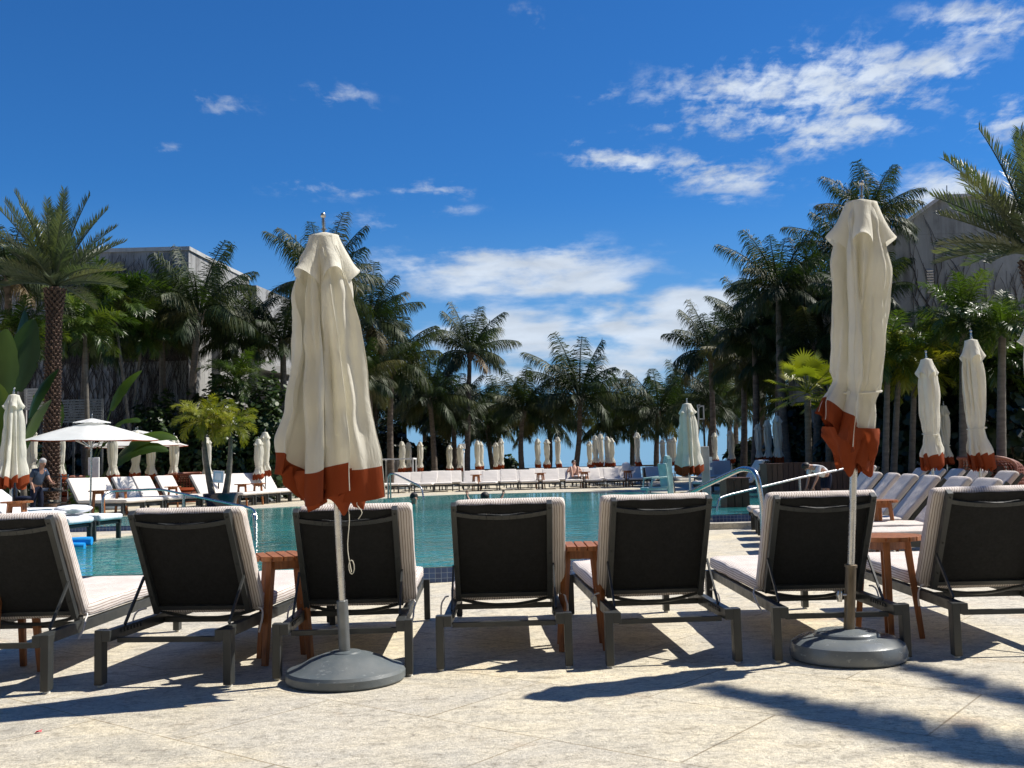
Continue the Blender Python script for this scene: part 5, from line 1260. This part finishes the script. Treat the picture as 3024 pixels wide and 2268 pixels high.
# ------------------------------------------------------------------ people
def skin_mesh(name, nodes, edges, mat, parent=None, sub=2):
    me = bpy.data.meshes.new(name); me.from_pydata([n[0] for n in nodes], edges, []); o = bpy.data.objects.new(name, me); C.objects.link(o)
    m = o.modifiers.new('skin', 'SKIN'); m.use_smooth_shade = True
    sv = me.skin_vertices[0].data
    for k, n in enumerate(nodes): r = n[1]; sv[k].radius = (r, r) if not hasattr(r, '__len__') else r
    sv[0].use_root = True
    s = o.modifiers.new('sub', 'SUBSURF'); s.levels = s.render_levels = sub
    bpy.context.view_layer.update()
    dg = bpy.context.evaluated_depsgraph_get(); nm = bpy.data.meshes.new_from_object(o.evaluated_get(dg)); nm.name = name
    o.modifiers.clear(); o.data = nm; nm.materials.clear(); nm.materials.append(mat); nm.shade_smooth()
    if parent: o.parent = parent
    return o
def person(name, loc, rz, J, label, clothes, hair, parts=True, only=None):
    """J: dict of joint positions (metres, facing -Y); body grown as one skin surface"""
    root = empty('person', loc, rz, label, 'person')
    names = ['pelvis', 'waist', 'chest', 'neck', 'head', 'crown', 'shl', 'ell', 'wrl', 'hal', 'shr', 'elr', 'wrr', 'har', 'hpl', 'knl', 'anl', 'tol', 'hpr', 'knr', 'anr', 'tor']
    rad = dict(pelvis=(.15, .12), waist=(.14, .11), chest=(.16, .12), neck=.058, head=(.078, .095), crown=(.07, .085), shl=.065, ell=.043, wrl=.028, hal=(.036, .018), hpl=.085, knl=.055, anl=.038, tol=.03)
    for a in ('sh', 'el', 'wr', 'ha', 'hp', 'kn', 'an', 'to'): rad[a+'r'] = rad[a+'l']
    E = [('pelvis', 'waist'), ('waist', 'chest'), ('chest', 'neck'), ('neck', 'head'), ('head', 'crown'), ('chest', 'shl'), ('shl', 'ell'), ('ell', 'wrl'), ('wrl', 'hal'), ('chest', 'shr'), ('shr', 'elr'), ('elr', 'wrr'), ('wrr', 'har'), ('pelvis', 'hpl'), ('hpl', 'knl'), ('knl', 'anl'), ('anl', 'tol'), ('pelvis', 'hpr'), ('hpr', 'knr'), ('knr', 'anr'), ('anr', 'tor')]
    have = [n for n in names if n in J]; ix = {n: k for k, n in enumerate(have)}
    body = skin_mesh('body', [(J[n], rad[n]) for n in have], [(ix[a], ix[b]) for a, b in E if a in ix and b in ix], M['skin'], root)
    mb = MB()
    for s in 'lr':                         # fingers, nose, ears
        if 'ha'+s in J:
            w_, h = V(J['wr'+s]), V(J['ha'+s]); d = (h-w_).normalized(); sd = d.orthogonal().normalized()
            for q in range(4):
                b_ = h+sd*(-.026+.0175*q)-d*.01; L = (.062, .072, .068, .052)[q]; n2 = d.cross(sd)
                mb.tube([b_, b_+d*L*.5+n2*.006, b_+d*L+n2*.022], [.0095, .009, .007], 6)
            b_ = w_+(h-w_)*.5-sd*.03; mb.tube([b_, b_-sd*.025+d*.02, b_-sd*.03+d*.05], [.011, .010, .008], 6)
    hd = V(J['head']); fd = V(J.get('face', (0, -1, 0))).normalized(); upv = (V(J['crown'])-hd).normalized() if 'crown' in J else V((0, 0, 1)); sdv = fd.cross(upv).normalized()
    mb.tube([hd+fd*.085+upv*.03, hd+fd*.112-upv*.005, hd+fd*.09-upv*.02], [.008, .016, .010], 6)
    for s in (-1, 1): mb.tube([hd+sdv*s*.078+upv*.03, hd+sdv*s*.090+upv*.005, hd+sdv*s*.078-upv*.02], [.010, .016, .008], 6)
    mb.build('face_and_fingers', M['skin'], body, 60)
    if hair:
        mb = MB(); c = hd.lerp(V(J['crown']), .62)-fd*.012; rr = .104
        rows = []
        for k in range(9):
            ph = PI/2*1.25*k/8; row = []
            for a in range(20):
                th = 2*PI*a/20; dv = upv*math.cos(ph)+(fd*math.cos(th)+sdv*math.sin(th))*math.sin(ph)
                cut = 1 if dv.dot(fd) < .55 or dv.dot(upv) > .45 else .86
                row.append(c+V(dv)*rr*cut)
            rows.append(row)
        mb.grid(rows); mb.build('hair', M[hair], root, 70)
    for nm, mat, seg in clothes:
        pts = {}; nodes = []; ed = []
        for a, b, f0, f1, ra, rb in seg:
            pa_ = V(J[a]).lerp(V(J[b]), f0); pb_ = V(J[a]).lerp(V(J[b]), f1)
            ids = []
            for p_, r in ((pa_, ra), (pb_, rb)):
                key = tuple(round(c, 3) for c in p_)
                if key not in pts: pts[key] = len(nodes); nodes.append((p_, r))
                ids.append(pts[key])
            if ids[0] != ids[1]: ed.append(tuple(ids))
        skin_mesh(nm, nodes, ed, M[mat], root)
    return root
SHIRT = [('pelvis', 'waist', .2, 1, (.175, .15), (.165, .15)), ('waist', 'chest', 0, 1, (.165, .15), (.185, .15)), ('chest', 'neck', 0, .55, (.185, .15), (.075, .075)), ('chest', 'shl', 0, 1, (.185, .15), .085), ('shl', 'ell', 0, .75, .085, .066), ('chest', 'shr', 0, 1, (.185, .15), .085), ('shr', 'elr', 0, .75, .085, .066)]
def legs(f): return [('pelvis', 'waist', 0, .5, (.165, .14), (.165, .14)), ('pelvis', 'hpl', 0, 1, (.165, .14), .11), ('hpl', 'knl', 0, f, .11, .085), ('pelvis', 'hpr', 0, 1, (.165, .14), .11), ('hpr', 'knr', 0, f, .11, .085)]
TROU = legs(1)+[('knl', 'anl', 0, .95, .085, .068), ('knr', 'anr', 0, .95, .085, .068)]
q = atx(112, 24.0, UP)
man = person('person', q, R_(62), dict(pelvis=(0, .08, .84), waist=(0, .05, 1.0), chest=(0, -.05, 1.22), neck=(0, -.13, 1.40), head=(0, -.19, 1.50), crown=(0, -.21, 1.60), face=(0, -.95, -.25), shl=(.19, -.05, 1.30), ell=(.22, -.18, 1.06), wrl=(.16, -.38, .95), hal=(.15, -.45, .93), shr=(-.19, -.05, 1.30), elr=(-.24, .02, 1.02), wrr=(-.22, -.08, .80), har=(-.21, -.11, .73), hpl=(.09, .08, .80), knl=(.11, .02, .45), anl=(.12, .08, .08), tol=(.13, -.10, .03), hpr=(-.09, .08, .80), knr=(-.11, .06, .45), anr=(-.12, .12, .08), tor=(-.13, -.06, .03)),
       'grey haired man in blue shirt and dark trousers standing at the left', [('polo_shirt', 'polo', SHIRT), ('trousers', 'navy', TROU)], 'hair')
man.scale = (.81,)*3
q = atx(2432, 20.5, 0)
bender = person('person', q, R_(-70), dict(pelvis=(0, .15, .86), waist=(0, .02, .99), chest=(0, -.20, 1.10), neck=(0, -.36, 1.14), head=(0, -.45, 1.12), crown=(0, -.53, 1.15), face=(0, -.5, -.85), shl=(.18, -.24, 1.10), ell=(.2, -.30, .82), wrl=(.15, -.40, .60), hal=(.14, -.43, .53), shr=(-.18, -.24, 1.10), elr=(-.2, -.28, .82), wrr=(-.16, -.38, .60), har=(-.15, -.41, .53), hpl=(.09, .15, .82), knl=(.11, .05, .45), anl=(.12, .15, .08), tol=(.13, -.02, .03), hpr=(-.09, .15, .82), knr=(-.11, .10, .45), anr=(-.12, .20, .08), tor=(-.13, .02, .03)),
       'person in white top and black shorts bending beside the wood screen', [('top', 'tshirt', SHIRT), ('shorts', 'navy', legs(.85))], 'dhair')
bender.scale = (.76,)*3
# sunbather on the far lounger
q = atx(1697, 36.2+1.9-.30, UP+.02)
bather = person('person', q, 0, dict(pelvis=(0, -.35, .50), waist=(0, -.22, .58), chest=(0, -.06, .76), neck=(0, .03, .92), head=(0, .05, 1.02), crown=(0, .08, 1.11), face=(0, -.95, .1), shl=(.19, -.04, .84), ell=(.30, -.22, .66), wrl=(.14, -.36, .72), hal=(.09, -.40, .74), shr=(-.19, -.04, .84), elr=(-.30, -.22, .66), wrr=(-.14, -.36, .72), har=(-.09, -.40, .74), hpl=(.09, -.40, .50), knl=(.13, -.72, .86), anl=(.11, -1.05, .47), tol=(.12, -1.18, .47), hpr=(-.09, -.40, .50), knr=(-.18, -.70, .88), anr=(-.13, -1.0, .47), tor=(-.14, -1.13, .47)),
       'sunbather with raised knees on a white towel in the far row', [('swimsuit', 'navy', [('pelvis', 'waist', 0, .4, (.16, .13), (.15, .12)), ('pelvis', 'hpl', 0, .9, (.16, .13), .10), ('pelvis', 'hpr', 0, .9, (.16, .13), .10)])], 'dhair')
UPB = dict(pelvis=(0, 0, -.75), waist=(0, 0, -.58), chest=(0, 0, -.34), neck=(0, 0, -.12), head=(0, -.02, .0), crown=(0, -.02, .10), shl=(.19, 0, -.22), ell=(.30, -.10, -.40), wrl=(.34, -.34, -.38), hal=(.35, -.41, -.38), shr=(-.19, 0, -.22), elr=(-.30, -.10, -.40), wrr=(-.34, -.34, -.38), har=(-.35, -.41, -.38))
q = atx(1222, 25.5, WZ+.12); person('person', q, R_(30), UPB, 'dark haired swimmer near the small steel steps at the left', [('swim_top', 'navy', [('waist', 'chest', .2, 1, (.15, .12), (.17, .13))])], 'dhair')
UPA = dict(UPB); UPA.update(shl=(.20, 0, -.16), ell=(.36, .02, -.06), wrl=(.42, -.02, .08), hal=(.43, -.03, .15), shr=(-.20, 0, -.16), elr=(-.36, .02, -.06), wrr=(-.42, -.02, .08), har=(-.43, -.03, .15))
q = atx(1432, 24.0, WZ+.13); person('person', q, R_(180), UPA, 'swimmer with both hands raised, seen over the middle dark lounger', [('swim_top', 'navy', [('waist', 'chest', .2, 1, (.15, .12), (.17, .13))])], 'dhair')
bather.scale = (.86,)*3
f = atx(1712, 37.4, UP+.40); folded_towel('beach_towel', f, .33, .45, .06, 'white towel under the sunbather in the far row')

# no prototype may be left over at the origin: remove any unplaced one
for o in list(sc.objects):
    if o.parent is None and o.get('label') == 'x': print('UNPLACED', o.name)
